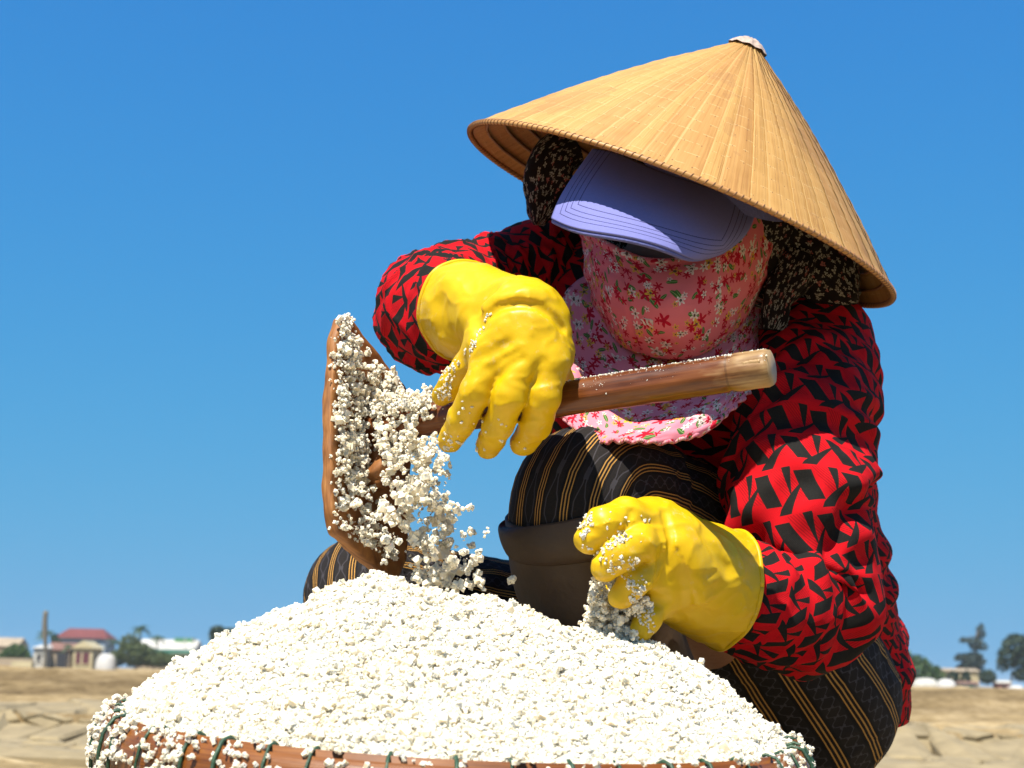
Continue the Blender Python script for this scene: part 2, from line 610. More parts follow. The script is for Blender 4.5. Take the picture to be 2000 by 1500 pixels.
def mat_floral(name, base1, base2):
    g = G(name)
    uvc, u, v = g.uv()                       # metres
    w = g.noise(g.vec(u, v), 60.0, 2.0, color=True)
    wx, wy, _ = g.xyz(w)
    x, y = u + (wx - 0.5) * 0.0022, v + (wy - 0.5) * 0.0022
    n = g.noise(g.vec(u, v), 14.0, 2.0)
    c = g.mix(n, base1, base2)
    # leaves first, flowers over them
    for sd, sc in ((1.0, 58.0), (2.4, 74.0)):
        _, _, rnd, (dx, dy, th, r, cc) = flowers(g, x, y, sc, 2.0, 0.3, sd)
        ct, sn = g.m('COSINE', cc[1] * 6.28), g.m('SINE', cc[1] * 6.28)
        a, b = dx * ct + dy * sn, dy * ct - dx * sn
        leaf = g.both((a * a / 0.09 + b * b / 0.012) < 1.0, rnd > 0.55)
        vein = g.m('ABSOLUTE', b) < 0.014
        c = g.mix(leaf, c, g.mix(vein, (0.05, 0.13, 0.03), (0.25, 0.33, 0.12)))
    for sd, sc, pet, rad in ((5.0, 60.0, 5.0, 0.40), (8.3, 74.0, 6.0, 0.36), (11.7, 100.0, 5.0, 0.30)):
        m, ctr, rnd, (dx, dy, th, r, cc) = flowers(g, x, y, sc, pet, rad, sd)
        col = g.mix(rnd > 0.44, (0.42, 0.004, 0.022), (0.66, 0.60, 0.54))
        col = g.mix(rnd > 0.82, col, (0.62, 0.36, 0.04))
        spoke = g.both(g.m('COSINE', th * pet) > 0.93, r < 0.2, rnd > 0.44)
        col = g.mix(spoke, col, (0.22, 0.03, 0.05))
        col = g.mix(ctr, col, g.mix(rnd > 0.44, (0.36, 0.004, 0.02), (0.10, 0.06, 0.05)))
        c = g.mix(m * (cc[2] > 0.34), c, col)
    wv = g.m('SINE', u * 9000.0) + g.m('SINE', v * 9000.0)
    g.set(Base_Color=c, Roughness=0.85, Specular_IOR_Level=0.2)
    g.bump(wv * 0.25 + g.noise(g.vec(u, v), 90.0, 3.0), 0.25, 0.0012)
    return g.mat

def mat_scarf():
    g = G('dark_floral_scarf_cloth')
    uvc, u, v = g.uv()
    c = g.mix(g.noise(g.vec(u, v), 30.0), (0.005, 0.003, 0.003), (0.011, 0.007, 0.006))
    for sd, sc, pet in ((1.3, 110.0, 3.0), (4.1, 135.0, 4.0), (7.7, 170.0, 3.0)):
        m, ctr, rnd, (dx, dy, th, r, cc) = flowers(g, u, v, sc, pet, 0.34, sd)
        col = g.mix(rnd, (0.20, 0.17, 0.14), (0.28, 0.28, 0.24))
        col = g.mix(rnd > 0.85, col, (0.25, 0.08, 0.07))
        col = g.mix(ctr, col, (0.03, 0.02, 0.02))
        c = g.mix(m * (cc[2] > 0.58), c, col)
    g.set(Base_Color=c, Roughness=0.9, Specular_IOR_Level=0.15)
    g.bump(g.noise(g.vec(u, v), 120.0, 3.0), 0.3, 0.0015)
    return g.mat

def mat_glove():
    g = G('yellow_rubber')
    o = g.coord('Object')
    n = g.noise(o, 38.0, 4.0)
    n2 = g.noise(o, 420.0, 3.0)
    n3 = g.noise(o, 16.0, 5.0, 0.65)
    n4 = g.noise(o, 150.0, 4.0, 0.7)
    col = g.ramp(n, (0.25, (0.56, 0.345, 0.0015)), (0.75, (0.62, 0.405, 0.002)))
    col = g.mix(g.ramp(n3, (0.52, (0, 0, 0)), (0.72, (0.5, 0.5, 0.5))), col, (0.46, 0.24, 0.004))
    col = g.mix(g.ramp(n4 * 0.55 + n3 * 0.45, (0.56, (0, 0, 0)), (0.66, (0.30, 0.30, 0.30))), col, (0.60, 0.54, 0.34))
    g.set(Base_Color=col, Roughness=g.m('MULTIPLY_ADD', n2, 0.22, 0.30),
          Specular_IOR_Level=0.32)
    g.b.inputs['Subsurface Weight'].default_value = 0.12
    g.b.inputs['Subsurface Radius'].default_value = (1.0, 0.55, 0.05)
    g.b.inputs['Subsurface Scale'].default_value = 0.006
    g.bump(n2 * 0.5 + n, 0.10, 0.0012)
    return g.mat

def mat_visor():
    g = G('lavender_cap_cloth')
    uvc, u, v = g.uv()                       # u 0..1 across, v 0..1 from head to brim edge
    c = g.mix(g.noise(g.coord('Object'), 500.0), (0.145, 0.155, 0.40), (0.18, 0.19, 0.46))
    e = g.m('MINIMUM', g.m('MINIMUM', 1.0 - v, u * 2.1), (1.0 - u) * 2.1)
    dash = g.frac((u + v) * 95.0) < 0.8
    s = None
    for k in (0.12, 0.19, 0.26, 0.34):
        l = g.m('ABSOLUTE', e - k) < 0.006
        s = l if s is None else g.either(s, l)
    c = g.mix(s * dash, c, (0.03, 0.03, 0.10))
    g.set(Base_Color=c, Roughness=0.85, Specular_IOR_Level=0.2)
    g.bump(g.noise(g.coord('Object'), 1400.0) - s * 0.8, 0.3, 0.0008)
    return g.mat

def mat_palm_leaf():
    g = G('dried_palm_leaf')
    uvc, u, v = g.uv()                       # u across one leaf panel 0..1, v 0..1 tip to rim
    rnd = S(g, g.node('ShaderNodeObjectInfo').outputs['Random'])
    grain = g.noise(g.vec(u * 9.0 + rnd * 40.0, v * 2.2, rnd * 20.0), 1.0, 5.0, 0.65)
    blot = g.noise(g.vec(u * 1.6 + rnd * 13.0, v * 5.0, rnd * 9.0), 1.0, 3.0)
    c = g.ramp(grain * 0.7 + blot * 0.3, (0.28, (0.25, 0.115, 0.028)), (0.46, (0.41, 0.222, 0.062)), (0.72, (0.52, 0.31, 0.105)))
    c = g.mix((rnd > 0.72) * 0.28, c, (0.30, 0.125, 0.035))
    edge = g.either(u < 0.07, 0.0)
    c = g.mix(edge * 0.3, c, (0.58, 0.40, 0.17))
    vj = v * 16.0 + (rnd - 0.5) * 0.32 + (blot - 0.5) * 0.35
    hoop = g.m('ABSOLUTE', g.frac(vj + (u - 0.5) * 0.10) - 0.5) < 0.026
    g1 = g.both(hoop, g.noise(g.vec(u * 3.0, v * 30.0, rnd * 5.0), 1.0) > 0.50)
    fib = g.noise(g.vec(u * 26.0 + rnd * 70.0, v * 1.6, rnd * 3.0), 1.0, 4.0, 0.7)
    stain = g.noise(g.coord('Object'), 13.0, 4.0)
    c = g.mix(g1 * 0.35, c, (0.62, 0.46, 0.22))
    c = g.mix(g.m('MULTIPLY', fib < 0.40, 0.45), c, (0.20, 0.095, 0.028))
    c = g.mix(g.m('MULTIPLY', stain > 0.60, 0.22), c, (0.23, 0.11, 0.04))
    dx = g.m('ABSOLUTE', g.frac(u * 2.0 + 0.2) - 0.5) < 0.03
    dot = g.both(g.m('ABSOLUTE', g.frac(vj) - 0.56) < 0.05, dx, blot > 0.42)
    c = g.mix(dot * 0.7, c, (0.10, 0.05, 0.02))
    g.set(Base_Color=c, Roughness=0.62, Specular_IOR_Level=0.35)
    ridge = g.m('COSINE', g.frac(vj) * 6.283) * -0.16
    g.bump(grain * 0.8 + ridge + edge * 0.5, 0.28, 0.002)
    return g.mat

def mat_wood(name, c0, c1, c2, rough=0.4, coat=0.0, axis_uv=True, stretch=26.0):
    g = G(name)
    uvc, u, v = g.uv()
    gr = g.noise(g.vec(u * stretch, v * 14.0), 1.0, 5.0, 0.6)
    b = g.noise(g.vec(u * 3.0, v * 10.0 + 4.0), 1.0, 3.0)
    g.set(Base_Color=g.ramp(gr * 0.65 + b * 0.35, (0.3, c0), (0.5, c1), (0.72, c2)), Roughness=g.m('MULTIPLY_ADD', gr, 0.25, rough - 0.1))
    g.b.inputs['Coat Weight'].default_value = coat
    g.b.inputs['Coat Roughness'].default_value = 0.16
    g.bump(gr, 0.35, 0.001)
    return g.mat

def mat_salt():
    g = G('coarse_sea_salt')
    o = g.coord('Object')
    n = g.noise(o, 26.0, 3.0)
    n2 = g.noise(o, 240.0, 2.0)
    c = g.ramp(n * 0.5 + n2 * 0.5, (0.28, (0.58, 0.455, 0.27)), (0.44, (0.745, 0.68, 0.54)), (0.72, (0.81, 0.76, 0.645)))
    g.set(Base_Color=c, Roughness=0.42, Specular_IOR_Level=0.35)
    g.b.inputs['Subsurface Weight'].default_value = 1.0
    g.b.inputs['Subsurface Radius'].default_value = (1.0, 0.92, 0.80)
    g.b.inputs['Subsurface Scale'].default_value = 0.0016
    return g.mat

def mat_ground():
    g = G('salt_field_soil')
    o = g.coord('Object')
    at = g.node('ShaderNodeAttribute', attribute_name='damp')
    damp = S(g, at.outputs['Fac'])
    n = g.noise(o, 1.6, 6.0, 0.6)
    n2 = g.noise(o, 11.0, 5.0, 0.65)
    dry = g.ramp(n * 0.5 + n2 * 0.5, (0.36, (0.14, 0.098, 0.047)), (0.50, (0.28, 0.205, 0.105)), (0.62, (0.40, 0.31, 0.18)))
    wet = g.ramp(n * 0.4 + n2 * 0.6, (0.34, (0.045, 0.030, 0.015)), (0.55, (0.12, 0.082, 0.040)), (0.70, (0.20, 0.145, 0.078)))
    g.set(Base_Color=g.mix(damp, dry, wet), Roughness=0.95, Specular_IOR_Level=0.1)
    g.bump(n2 + n * 0.5, 0.6, 0.03)
    return g.mat

M = {}
M['shirt'] = mat_shirt()
M['trousers'] = mat_trousers()
M['mask'] = mat_floral('pink_floral_cotton', (0.60, 0.125, 0.15), (0.68, 0.18, 0.20))
M['bib'] = mat_floral('lilac_pink_floral_cotton', (0.62, 0.185, 0.26), (0.70, 0.25, 0.32))
M['scarf'] = mat_scarf()
M['glove'] = mat_glove()
M['visor'] = mat_visor()
M['cap'] = mat_plain('lavender_cap_crown_cloth', (0.11, 0.12, 0.32), 0.9, 0.06, 300.0)
M['leaf'] = mat_palm_leaf()
M['rim'] = mat_wood('rattan_rim', (0.22, 0.09, 0.025), (0.40, 0.20, 0.06), (0.55, 0.32, 0.12), 0.5, 0.0, True, 6.0)
M['hoop'] = mat_plain('bamboo_hoop', (0.20, 0.09, 0.035), 0.6, 0.25, 60.0)
M['tip'] = mat_plain('pale_tip_stitching', (0.40, 0.30, 0.25), 0.8, 0.25, 260.0)
M['handle'] = mat_wood('lacquered_bamboo', (0.10, 0.026, 0.006), (0.27, 0.085, 0.016), (0.42, 0.17, 0.04), 0.32, 0.85)
def mat_handle(length):
    g = G('lacquered_bamboo_with_bare_end')
    uvc, u, v = g.uv()                       # u 0..1 round, v metres along
    gr = g.noise(g.vec(u * 30.0, v * 9.0), 1.0, 5.0, 0.6)
    b = g.noise(g.vec(u * 4.0, v * 16.0 + 4.0), 1.0, 4.0)
    lac = g.ramp(gr * 0.6 + b * 0.4, (0.32, (0.030, 0.006, 0.001)), (0.50, (0.125, 0.032, 0.004)), (0.70, (0.22, 0.072, 0.011)))
    bare = g.ramp(gr * 0.4 + b * 0.6, (0.30, (0.13, 0.055, 0.016)), (0.46, (0.30, 0.185, 0.080)), (0.68, (0.42, 0.29, 0.145)))
    edge = g.m('SMOOTH_MIN', 1.0, g.m('MAXIMUM', (v - (length - 0.036) + (b - 0.5) * 0.10 + (gr - 0.5) * 0.04) * 34.0, 0.0), 0.1)
    ring = g.m('ABSOLUTE', v - (length - 0.031) + (b - 0.5) * 0.003) < 0.0009
    c = g.mix(ring * 0.35, g.mix(edge, lac, bare), (0.03, 0.012, 0.005))
    g.set(Base_Color=c, Roughness=g.m('MULTIPLY_ADD', gr, 0.2, 0.36), Specular_IOR_Level=0.3)
    g.put(g.b.inputs['Coat Weight'], 0.4 - edge * 0.3)
    g.b.inputs['Coat Roughness'].default_value = 0.17
    g.bump(gr, 0.35, 0.0008)
    return g.mat
M['handle_end'] = mat_wood('bare_bamboo', (0.16, 0.075, 0.025), (0.34, 0.21, 0.09), (0.46, 0.32, 0.16), 0.5, 0.2, True, 9.0)
M['board'] = mat_wood('worn_wood_board', (0.10, 0.032, 0.007), (0.26, 0.10, 0.022), (0.42, 0.20, 0.060), 0.6, 0.0, True, 14.0)
M['basket_rim'] = mat_wood('basket_bamboo', (0.055, 0.014, 0.003), (0.155, 0.047, 0.005), (0.25, 0.090, 0.012), 0.42, 0.12, True, 60.0)
M['weave'] = mat_plain('basket_weave', (0.16, 0.10, 0.045), 0.75, 0.35, 60.0)
M['tie'] = mat_plain('green_cord', (0.018, 0.055, 0.028), 0.5, 0.35, 200.0)
M['salt'] = mat_salt()
M['boot'] = mat_plain('brown_rubber_boot', (0.058, 0.034, 0.019), 0.66, 0.2, 30.0)
M['skin'] = mat_plain('brown_skin', (0.22, 0.10, 0.055), 0.55, 0.1, 40.0)
M['eye'] = mat_plain('dark_eye', (0.03, 0.02, 0.015), 0.2, 0.1, 40.0)
M['ground'] = mat_ground()
M['mud'] = mat_plain('dried_mud', (0.235, 0.185, 0.105), 0.95, 0.22, 9.0)
M['worn_patch'] = mat_plain('worn_white_print', (0.55, 0.50, 0.42), 0.8, 0.2, 300.0)

# ================================================================== the setting
def sstep(a, b, x):
    t = np.clip((x - a) / (b - a), 0, 1)
    return t * t * (3 - 2 * t)

def wobble(x):
    q = np.stack([x * 0.9, 0 * x, 0 * x], -1)
    return 0.22 * vnoise(q * 0.6 + 5.0) + 0.06 * vnoise(q * 2.3 + 1.0)

def ground_height(x, y):
    q = np.stack([x * 0.9, y * 0.9, 0 * x], -1)
    wob = wobble(x)
    D = y + wob
    z = 0.135 * np.clip((D - 7.62) / 0.16, 0, 1) + 0.02 * sstep(8.4, 10.5, D) + 0.17 * sstep(10.9, 12.6, D + 0.6 * wob) - 0.325 * sstep(14.5, 18.0, D)
    z = z + 0.04 * (1 - sstep(5.4, 6.2, D)) * sstep(4.2, 5.4, D)
    rough = sstep(4.0, 5.0, y) * (1 - 0.85 * sstep(18, 40, y)) * (1 - 0.95 * sstep(6.0, 6.3, D) * (1 - sstep(7.8, 8.0, D)))
    z = z + rough * (0.030 * fbm(q * 1.7, 3) + 0.020 * fbm(q * 6.0, 3))
    return z, D

ys = np.r_[np.linspace(-6, 4, 12)[:-1], np.linspace(4, 7.2, 50)[:-1], np.linspace(7.2, 8.2, 70)[:-1], np.linspace(8.2, 21, 150)[:-1], np.geomspace(21, 2600, 60)]
xs = np.sinh(np.linspace(-6.6, 6.6, 261)) * 3.4
gx, gy = np.meshgrid(xs, ys)
gz, gD = ground_height(gx, gy)
ground = obj('ground', np.stack([gx, gy, gz], -1).reshape(-1, 3), grid_faces(len(ys), len(xs)), M['ground'], loc=(0, 0, 0))
tag(ground, 'dry sandy salt field with low mud dykes reaching the village', 'ground', kind='structure')
damp = 1.0 * sstep(7.5, 7.6, gD) * (1 - sstep(7.78, 7.9, gD)) + 0.85 * sstep(10.7, 11.1, gD) * (1 - sstep(12.4, 13.0, gD)) \
    + 0.8 * sstep(6.0, 6.2, gD) * (1 - sstep(7.5, 7.6, gD)) + 0.4 * sstep(9.2, 9.6, gD) * (1 - sstep(10.0, 10.4, gD))
damp = damp * (0.75 + 0.5 * vnoise(np.stack([gx * 1.3, gy * 2.6, gz], -1)))
ground.data.attributes.new('damp', 'FLOAT', 'POINT').data.foreach_set('value', np.clip(damp, 0, 1).ravel().astype(np.float32))

def clip_poly(poly, p, n):
    out = []
    for i in range(len(poly)):
        a, b = poly[i], poly[(i + 1) % len(poly)]
        da, db = (a - p) @ n, (b - p) @ n
        if da <= 0: out.append(a)
        if da * db < 0: out.append(a + (b - a) * (da / (da - db)))
    return out

def mud_plates(x0, x1, y0, y1, cw, cd, gap, out):
    seeds = []
    for i in range(int((x1 - x0) / cw)):
        for j in range(int((y1 - y0) / cd)):
            seeds.append(np.array([x0 + (i + 0.5 + 0.5 * (j % 2) + random.uniform(-.33, .33)) * cw, (y0 + (j + 0.5 + random.uniform(-.33, .33)) * cd)]))
    sc_ = np.array([1.0, cw / cd])
    for a in seeds:
        poly = [a + np.array(o) for o in ((-1, -1), (1, -1), (1, 1), (-1, 1))]
        for b in seeds:
            if b is a or abs(b[0] - a[0]) > 3 * cw or abs(b[1] - a[1]) > 3 * cd: continue
            n = (b - a) * sc_ ** 2
            n /= np.linalg.norm(n)
            poly = clip_poly(poly, (a + b) / 2 - (b - a) / np.linalg.norm((b - a) * sc_) * gap, n)
            if len(poly) < 3: break
        if len(poly) < 3: continue
        k = len(poly)
        q = np.array(poly)
        tq_ = a + (q - a) * 0.84
        def lay(xy, up):
            y_ = xy[:, 1] - wobble(xy[:, 0])
            return np.c_[xy[:, 0], y_, ground_height(xy[:, 0], y_)[0]] + np.array([0, -out[0], out[1]]) * up
        lift = random.uniform(0.016, 0.028)
        V = np.vstack([lay(tq_, lift), lay(q, lift - 0.008), lay(q, -0.02)])
        f = [list(range(k))]
        for r in (0, 1):
            for i in range(k):
                f.append([r * k + i, (r + 1) * k + i, (r + 1) * k + (i + 1) % k, r * k + (i + 1) % k])
        obj('mud_plate', V, f, M['mud'], ground, smooth=False)

for sx in (-1, 1):
    mud_plates(*sorted((sx * 1.45, sx * 2.95)), 7.60, 7.80, 0.150, 0.066, 0.012, (0.6, 0.8))
    mud_plates(*sorted((sx * 1.45, sx * 2.95)), 6.35, 7.58, 0.22, 0.30, 0.020, (0.0, 1.6))

# ================================================================== salt grains
def ico():
    t = (1 + 5 ** 0.5) / 2
    v = np.array([(-1, t, 0), (1, t, 0), (-1, -t, 0), (1, -t, 0), (0, -1, t), (0, 1, t), (0, -1, -t), (0, 1, -t), (t, 0, -1), (t, 0, 1), (-t, 0, -1), (-t, 0, 1)], float)
    f = np.array([(0, 11, 5), (0, 5, 1), (0, 1, 7), (0, 7, 10), (0, 10, 11), (1, 5, 9), (5, 11, 4), (11, 10, 2), (10, 7, 6), (7, 1, 8),
                  (3, 9, 4), (3, 4, 2), (3, 2, 6), (3, 6, 8), (3, 8, 9), (4, 9, 5), (2, 4, 11), (6, 2, 10), (8, 6, 7), (9, 8, 1)])
    return v / np.linalg.norm(v[0]), f
ICO_V, ICO_F = ico()
CUBE_V = np.array([(x, y, z) for x in (-1, 1) for y in (-1, 1) for z in (-1, 1)], float) * 0.72
CUBE_F = np.array([(0, 1, 3), (0, 3, 2), (4, 6, 7), (4, 7, 5), (0, 4, 5), (0, 5, 1), (2, 3, 7), (2, 7, 6), (0, 2, 6), (0, 6, 4), (1, 5, 7), (1, 7, 3)])
VARS = []
for k in range(12):
    if k < 5:                                     # single blocky crystal
        VARS.append((CUBE_V * RNG.uniform(0.7, 1.15, (1, 3)) + RNG.normal(0, 0.12, CUBE_V.shape), CUBE_F))
    elif k < 7:
        VARS.append((np.clip(ICO_V * RNG.uniform(0.75, 1.2, (12, 1)), -0.72, 0.72) * RNG.uniform(0.8, 1.2, (1, 3)), ICO_F))
    else:                                         # crystals grown together
        vs, fs = [], []
        for j in range(3):
            q = RNG.normal(size=4); q /= np.linalg.norm(q); w, x, y, z = q
            R = np.array([[1 - 2 * (y * y + z * z), 2 * (x * y - z * w), 2 * (x * z + y * w)], [2 * (x * y + z * w), 1 - 2 * (x * x + z * z), 2 * (y * z - x * w)], [2 * (x * z - y * w), 2 * (y * z + x * w), 1 - 2 * (x * x + y * y)]])
            vs.append((CUBE_V * RNG.uniform(0.55, 0.9, (1, 3)) + RNG.normal(0, 0.08, CUBE_V.shape)) @ R.T + RNG.normal(0, 0.42, 3) * (j > 0))
            fs.append(CUBE_F + 8 * j)
        VARS.append((np.vstack(vs) * 1.1, np.vstack(fs)))

def rand_rot(n, rng=RNG):
    q = rng.normal(size=(n, 4)); q /= np.linalg.norm(q, axis=1, keepdims=True)
    w, x, y, z = q.T
    return np.stack([np.stack([1 - 2 * (y * y + z * z), 2 * (x * y - z * w), 2 * (x * z + y * w)], -1),
                     np.stack([2 * (x * y + z * w), 1 - 2 * (x * x + z * z), 2 * (y * z - x * w)], -1),
                     np.stack([2 * (x * z - y * w), 2 * (y * z + x * w), 1 - 2 * (x * x + y * y)], -1)], 1)

def grains(points, radii):
    """Angular crystals at points: verts, triangles."""
    points, radii = np.asarray(points, float), np.asarray(radii, float)
    kind = RNG.integers(0, len(VARS), len(points))
    VV, FF, base = [], [], 0
    for k, (bv, bf) in enumerate(VARS):
        m = kind == k
        n = int(m.sum())
        if not n: continue
        R = rand_rot(n)
        v = np.einsum('nij,vj->nvi', R, bv) * radii[m][:, None, None] + points[m][:, None]
        VV.append(v.reshape(-1, 3))
        FF.append((bf[None] + (np.arange(n) * len(bv))[:, None, None]).reshape(-1, 3) + base)
        base += n * len(bv)
    return np.vstack(VV), np.vstack(FF)

def clumped(points, radii, lo=1, hi=5, spread=0.8):
    """Each point becomes a small clump of crystals grown together."""
    pp, rr = [], []
    for p, r in zip(points, radii):
        n = RNG.integers(lo, hi + 1)
        off = RNG.normal(0, spread * r * 0.75, (n, 3)); off[0] = 0
        pp.append(p + off); rr.append(r * RNG.uniform(0.55, 1.0, n))
    return np.vstack(pp), np.concatenate(rr)

# ================================================================== basket of salt
RIM_D = 1.12
RIM_C = P(890, 1452, RIM_D)
RIM_R = 0.237
bx_right = CR - CU * 0.056; bx_right /= np.linalg.norm(bx_right)      # the basket stands a little tilted
bx_up = np.cross(bx_right, np.array([0, 1.0, 0.062])); bx_up /= np.linalg.norm(bx_up)
bx_fwd = np.cross(bx_up, bx_right)
def rim_pt(a, r, h): return RIM_C + (bx_right * math.cos(a) + bx_fwd * math.sin(a)) * r + bx_up * h

basket = empty('basket', (RIM_C[0], RIM_C[1], 0.0))
tag(basket, 'round bamboo basket heaped with coarse white salt, rim bound with green cord', 'basket')

def hoop_mesh(prof, wob=0.0, n=180, uvw=1.0, rr=RIM_R):
    """Closed ring with cross-section prof [(dr, dh)]."""
    k = len(prof); V = []
    for i in range(n):
        a = 2 * math.pi * i / n
        w = wob * (math.sin(3 * a + 0.6) + 0.5 * math.sin(7 * a))
        V += [rim_pt(a, rr + dr + w, dh) for dr, dh in prof]
    F, U = [], []
    for i in range(n):
        for j in range(k):
            i2, j2 = (i + 1) % n, (j + 1) % k
            F.append([i * k + j, i2 * k + j, i2 * k + j2, i * k + j2])
            U += [(j / k, i * 0.0095), (j / k, (i + 1) * 0.0095), ((j + 1) / k, (i + 1) * 0.0095), ((j + 1) / k, i * 0.0095)]
    return np.array(V), F, np.array(U)
v, f, u = hoop_mesh([(0.003, 0.012), (0.007, 0.013), (0.0105, 0.006), (0.0125, -0.006), (0.0112, -0.021), (0.008, -0.023), (0.003, -0.022)], 0.0012)
outer_band = obj('outer_rim_band', v, f, M['basket_rim'], basket, u)
v, f, u = hoop_mesh([(-0.0035, 0.008), (0.0035, 0.0165), (0.0022, -0.012), (-0.006, -0.012)], 0.001)
obj('middle_rim_band', v, f, M['basket_rim'], basket, u)
v, f, u = hoop_mesh([(-0.0105, 0.010), (-0.0045, 0.0125), (-0.0065, -0.012), (-0.011, -0.012)], 0.001)
obj('inner_rim_band', v, f, M['basket_rim'], basket, u)
# woven bowl under the rim: horizontal splints and upright stakes
H_B = float(RIM_C[2]) - 0.012
NB, NR = 120, 22
V = []
def bowl_r(t): return RIM_R - 0.008 - 0.075 * t ** 1.8
for r in range(NR):
    t = r / (NR - 1)
    for i in range(NB):
        a = 2 * math.pi * i / NB
        w = 0.0022 * (1 if (i // 2 + r) % 2 else -1)
        p = rim_pt(a, bowl_r(t) + w, -0.012)
        p[2] = -0.012 * t + p[2] * (1 - t) + 0.016 * t
        V.append(p)
V.append(np.array([RIM_C[0], RIM_C[1], 0.006]))
F = grid_faces(NR, NB, wrap=True).tolist() + [[(NR - 1) * NB + (i + 1) % NB, (NR - 1) * NB + i, NR * NB] for i in range(NB)]
obj('woven_bowl', np.array(V), F, M['weave'], basket)
for i in range(40):
    a = 2 * math.pi * (i + 0.5) / 40
    T = np.array([-math.sin(a), math.cos(a), 0.0]) * 0.006
    pts = []
    for t in np.linspace(0, 1, 7):
        p = rim_pt(a, bowl_r(t) + 0.004, -0.012); p[2] = p[2] * (1 - t) + 0.012 * t
        o = (p - RIM_C); o[2] = 0; o = o / np.linalg.norm(o) * 0.002
        pts += [p - T + o, p + T + o]
    obj('stake', np.array(pts), [[2 * k, 2 * k + 1, 2 * k + 3, 2 * k + 2] for k in range(6)], M['weave'], basket)
# each green binding is a loop of cord round the three bands
def tube(path, r, n=6, closed=False, mat=None, taper=None):
    C = np.asarray(path, float)
    if closed: C = np.vstack([C, C[:1]])
    T, N, B = frames(C, np.array([0.31, 0.2, 0.93]))
    V = []
    for i in range(len(C)):
        rr = r if taper is None else r * taper[min(i, len(taper) - 1)]
        for j in range(n):
            a = 2 * math.pi * j / n
            V.append(C[i] + (N[i] * math.cos(a) + B[i] * math.sin(a)) * rr)
    F = grid_faces(len(C), n, wrap=True).tolist()
    F += [list(range(n))[::-1], [(len(C) - 1) * n + j for j in range(n)]]
    return np.array(V), F
loop_prof = [(-0.013, 0.004), (-0.0095, 0.0130), (-0.001, 0.0172), (0.006, 0.0155), (0.0125, 0.006), (0.0146, -0.006), (0.0132, -0.0225), (0.006, -0.0255), (-0.008, -0.018), (-0.0135, -0.007)]
n_tie = 44
for i in range(n_tie):
    a0 = 2 * math.pi * (i + random.uniform(-.22, .22)) / n_tie
    lean = random.uniform(-0.012, 0.03)
    pts = [rim_pt(a0 + lean * k / 9 * (1 if k < 6 else 0.4), RIM_R + dr + random.uniform(-.0004, .0004), dh) for k, (dr, dh) in enumerate(loop_prof)]
    v, f = tube(pts, random.uniform(0.0011, 0.0015), 6, closed=True)
    t = obj('binding_cord', v, f, M['tie'], basket)
und = [rim_pt(a, RIM_R + 0.011 + 0.002 * math.sin(31 * a), -0.0245 + 0.0018 * math.sin(17 * a)) for a in np.linspace(0, 2 * math.pi, 150, endpoint=False)]
v, f = tube(und, 0.0016, 6, closed=True)
obj('lower_cord', v, f, M['tie'], basket)

# ---- the heap
SIL = np.array([(176, 1416), (230, 1386), (280, 1354), (345, 1302), (400, 1273), (460, 1234), (540, 1203), (600, 1182), (660, 1147), (730, 1130), (780, 1140),
                (870, 1168), (960, 1176), (1010, 1196), (1100, 1230), (1170, 1246), (1260, 1262), (1350, 1300), (1400, 1335), (1450, 1382), (1500, 1424), (1560, 1458), (1604, 1482)], float)
RIDGE_D = 1.17
rp = np.array([P(x, y, RIDGE_D) for x, y in SIL])
ridge_x = (rp - RIM_C) @ bx_right
ridge_h = (rp - RIM_C) @ bx_up
YR = 0.045
R_IN = RIM_R - 0.002
def heap_h(x, y):
    hp = np.maximum(np.interp(x, ridge_x, ridge_h), 0.004)
    c = np.sqrt(np.maximum(R_IN ** 2 - x ** 2, 1e-5))
    front = np.clip((YR - y) / (YR + c + 1e-4), 0, 1.2)
    back = np.clip((y - YR) / (c - YR + 0.012), 0, 1.2)
    t = np.where(y < YR, front, back)
    z = 0.011 + (np.maximum(hp, 0.012) - 0.011) * (1 - np.minimum(t, 1.0) ** 1.35)
    q = np.stack([x * 30, y * 30, 0 * x], -1)
    return z + 0.0035 * fbm(q, 3) * (1 - t ** 4)
def heap_pt(x, y, h=0.0):
    return RIM_C + bx_right * x[..., None] + bx_fwd * y[..., None] + bx_up * (heap_h(x, y) + h)[..., None]
a = np.linspace(0, 2 * math.pi, 160, endpoint=False)
rr = np.sqrt(np.linspace(0.0004, 1, 70)) * R_IN
A, RR = np.meshgrid(a, rr)
base_v = heap_pt(RR * np.cos(A), RR * np.sin(A), -0.0018).reshape(-1, 3)
base_f = grid_faces(70, 160, wrap=True)
base_f = np.vstack([base_f[:, [0, 1, 2]], base_f[:, [0, 2, 3]]])
ng = 50000
ga, gr = RNG.uniform(0, 2 * math.pi, ng * 2), np.sqrt(RNG.uniform(0, 1, ng * 2)) * (R_IN + 0.002)
hx, hy = gr * np.cos(ga), gr * np.sin(ga)
keep = (hy < YR + 0.09) | (RNG.uniform(size=ng * 2) < 0.3)
hx, hy = hx[keep][:ng], hy[keep][:ng]
gp = heap_pt(hx, hy) + RNG.normal(0, 0.0011, (len(hx), 3))
gsz = RNG.lognormal(math.log(0.00145), 0.38, len(hx))
gp += bx_up * (np.where(gsz > 0.0026, 0.0010, 0))[:, None]
# bigger clumps along the surface
nc = 1500
k = RNG.integers(0, len(gp), nc)
cp, cr = clumped(gp[k] + bx_up * 0.0015, RNG.uniform(0.0020, 0.0034, nc), 2, 6, 0.7)
gv, gf = grains(np.vstack([gp, cp]), np.concatenate([gsz, cr]))
heap = obj('salt_heap', np.vstack([base_v, gv]), np.vstack([base_f, gf + len(base_v)]), M['salt'], None, smooth=False, loc=RIM_C)
tag(heap, 'mound of coarse off-white salt crystals heaped in the bamboo basket', 'salt', kind='stuff')
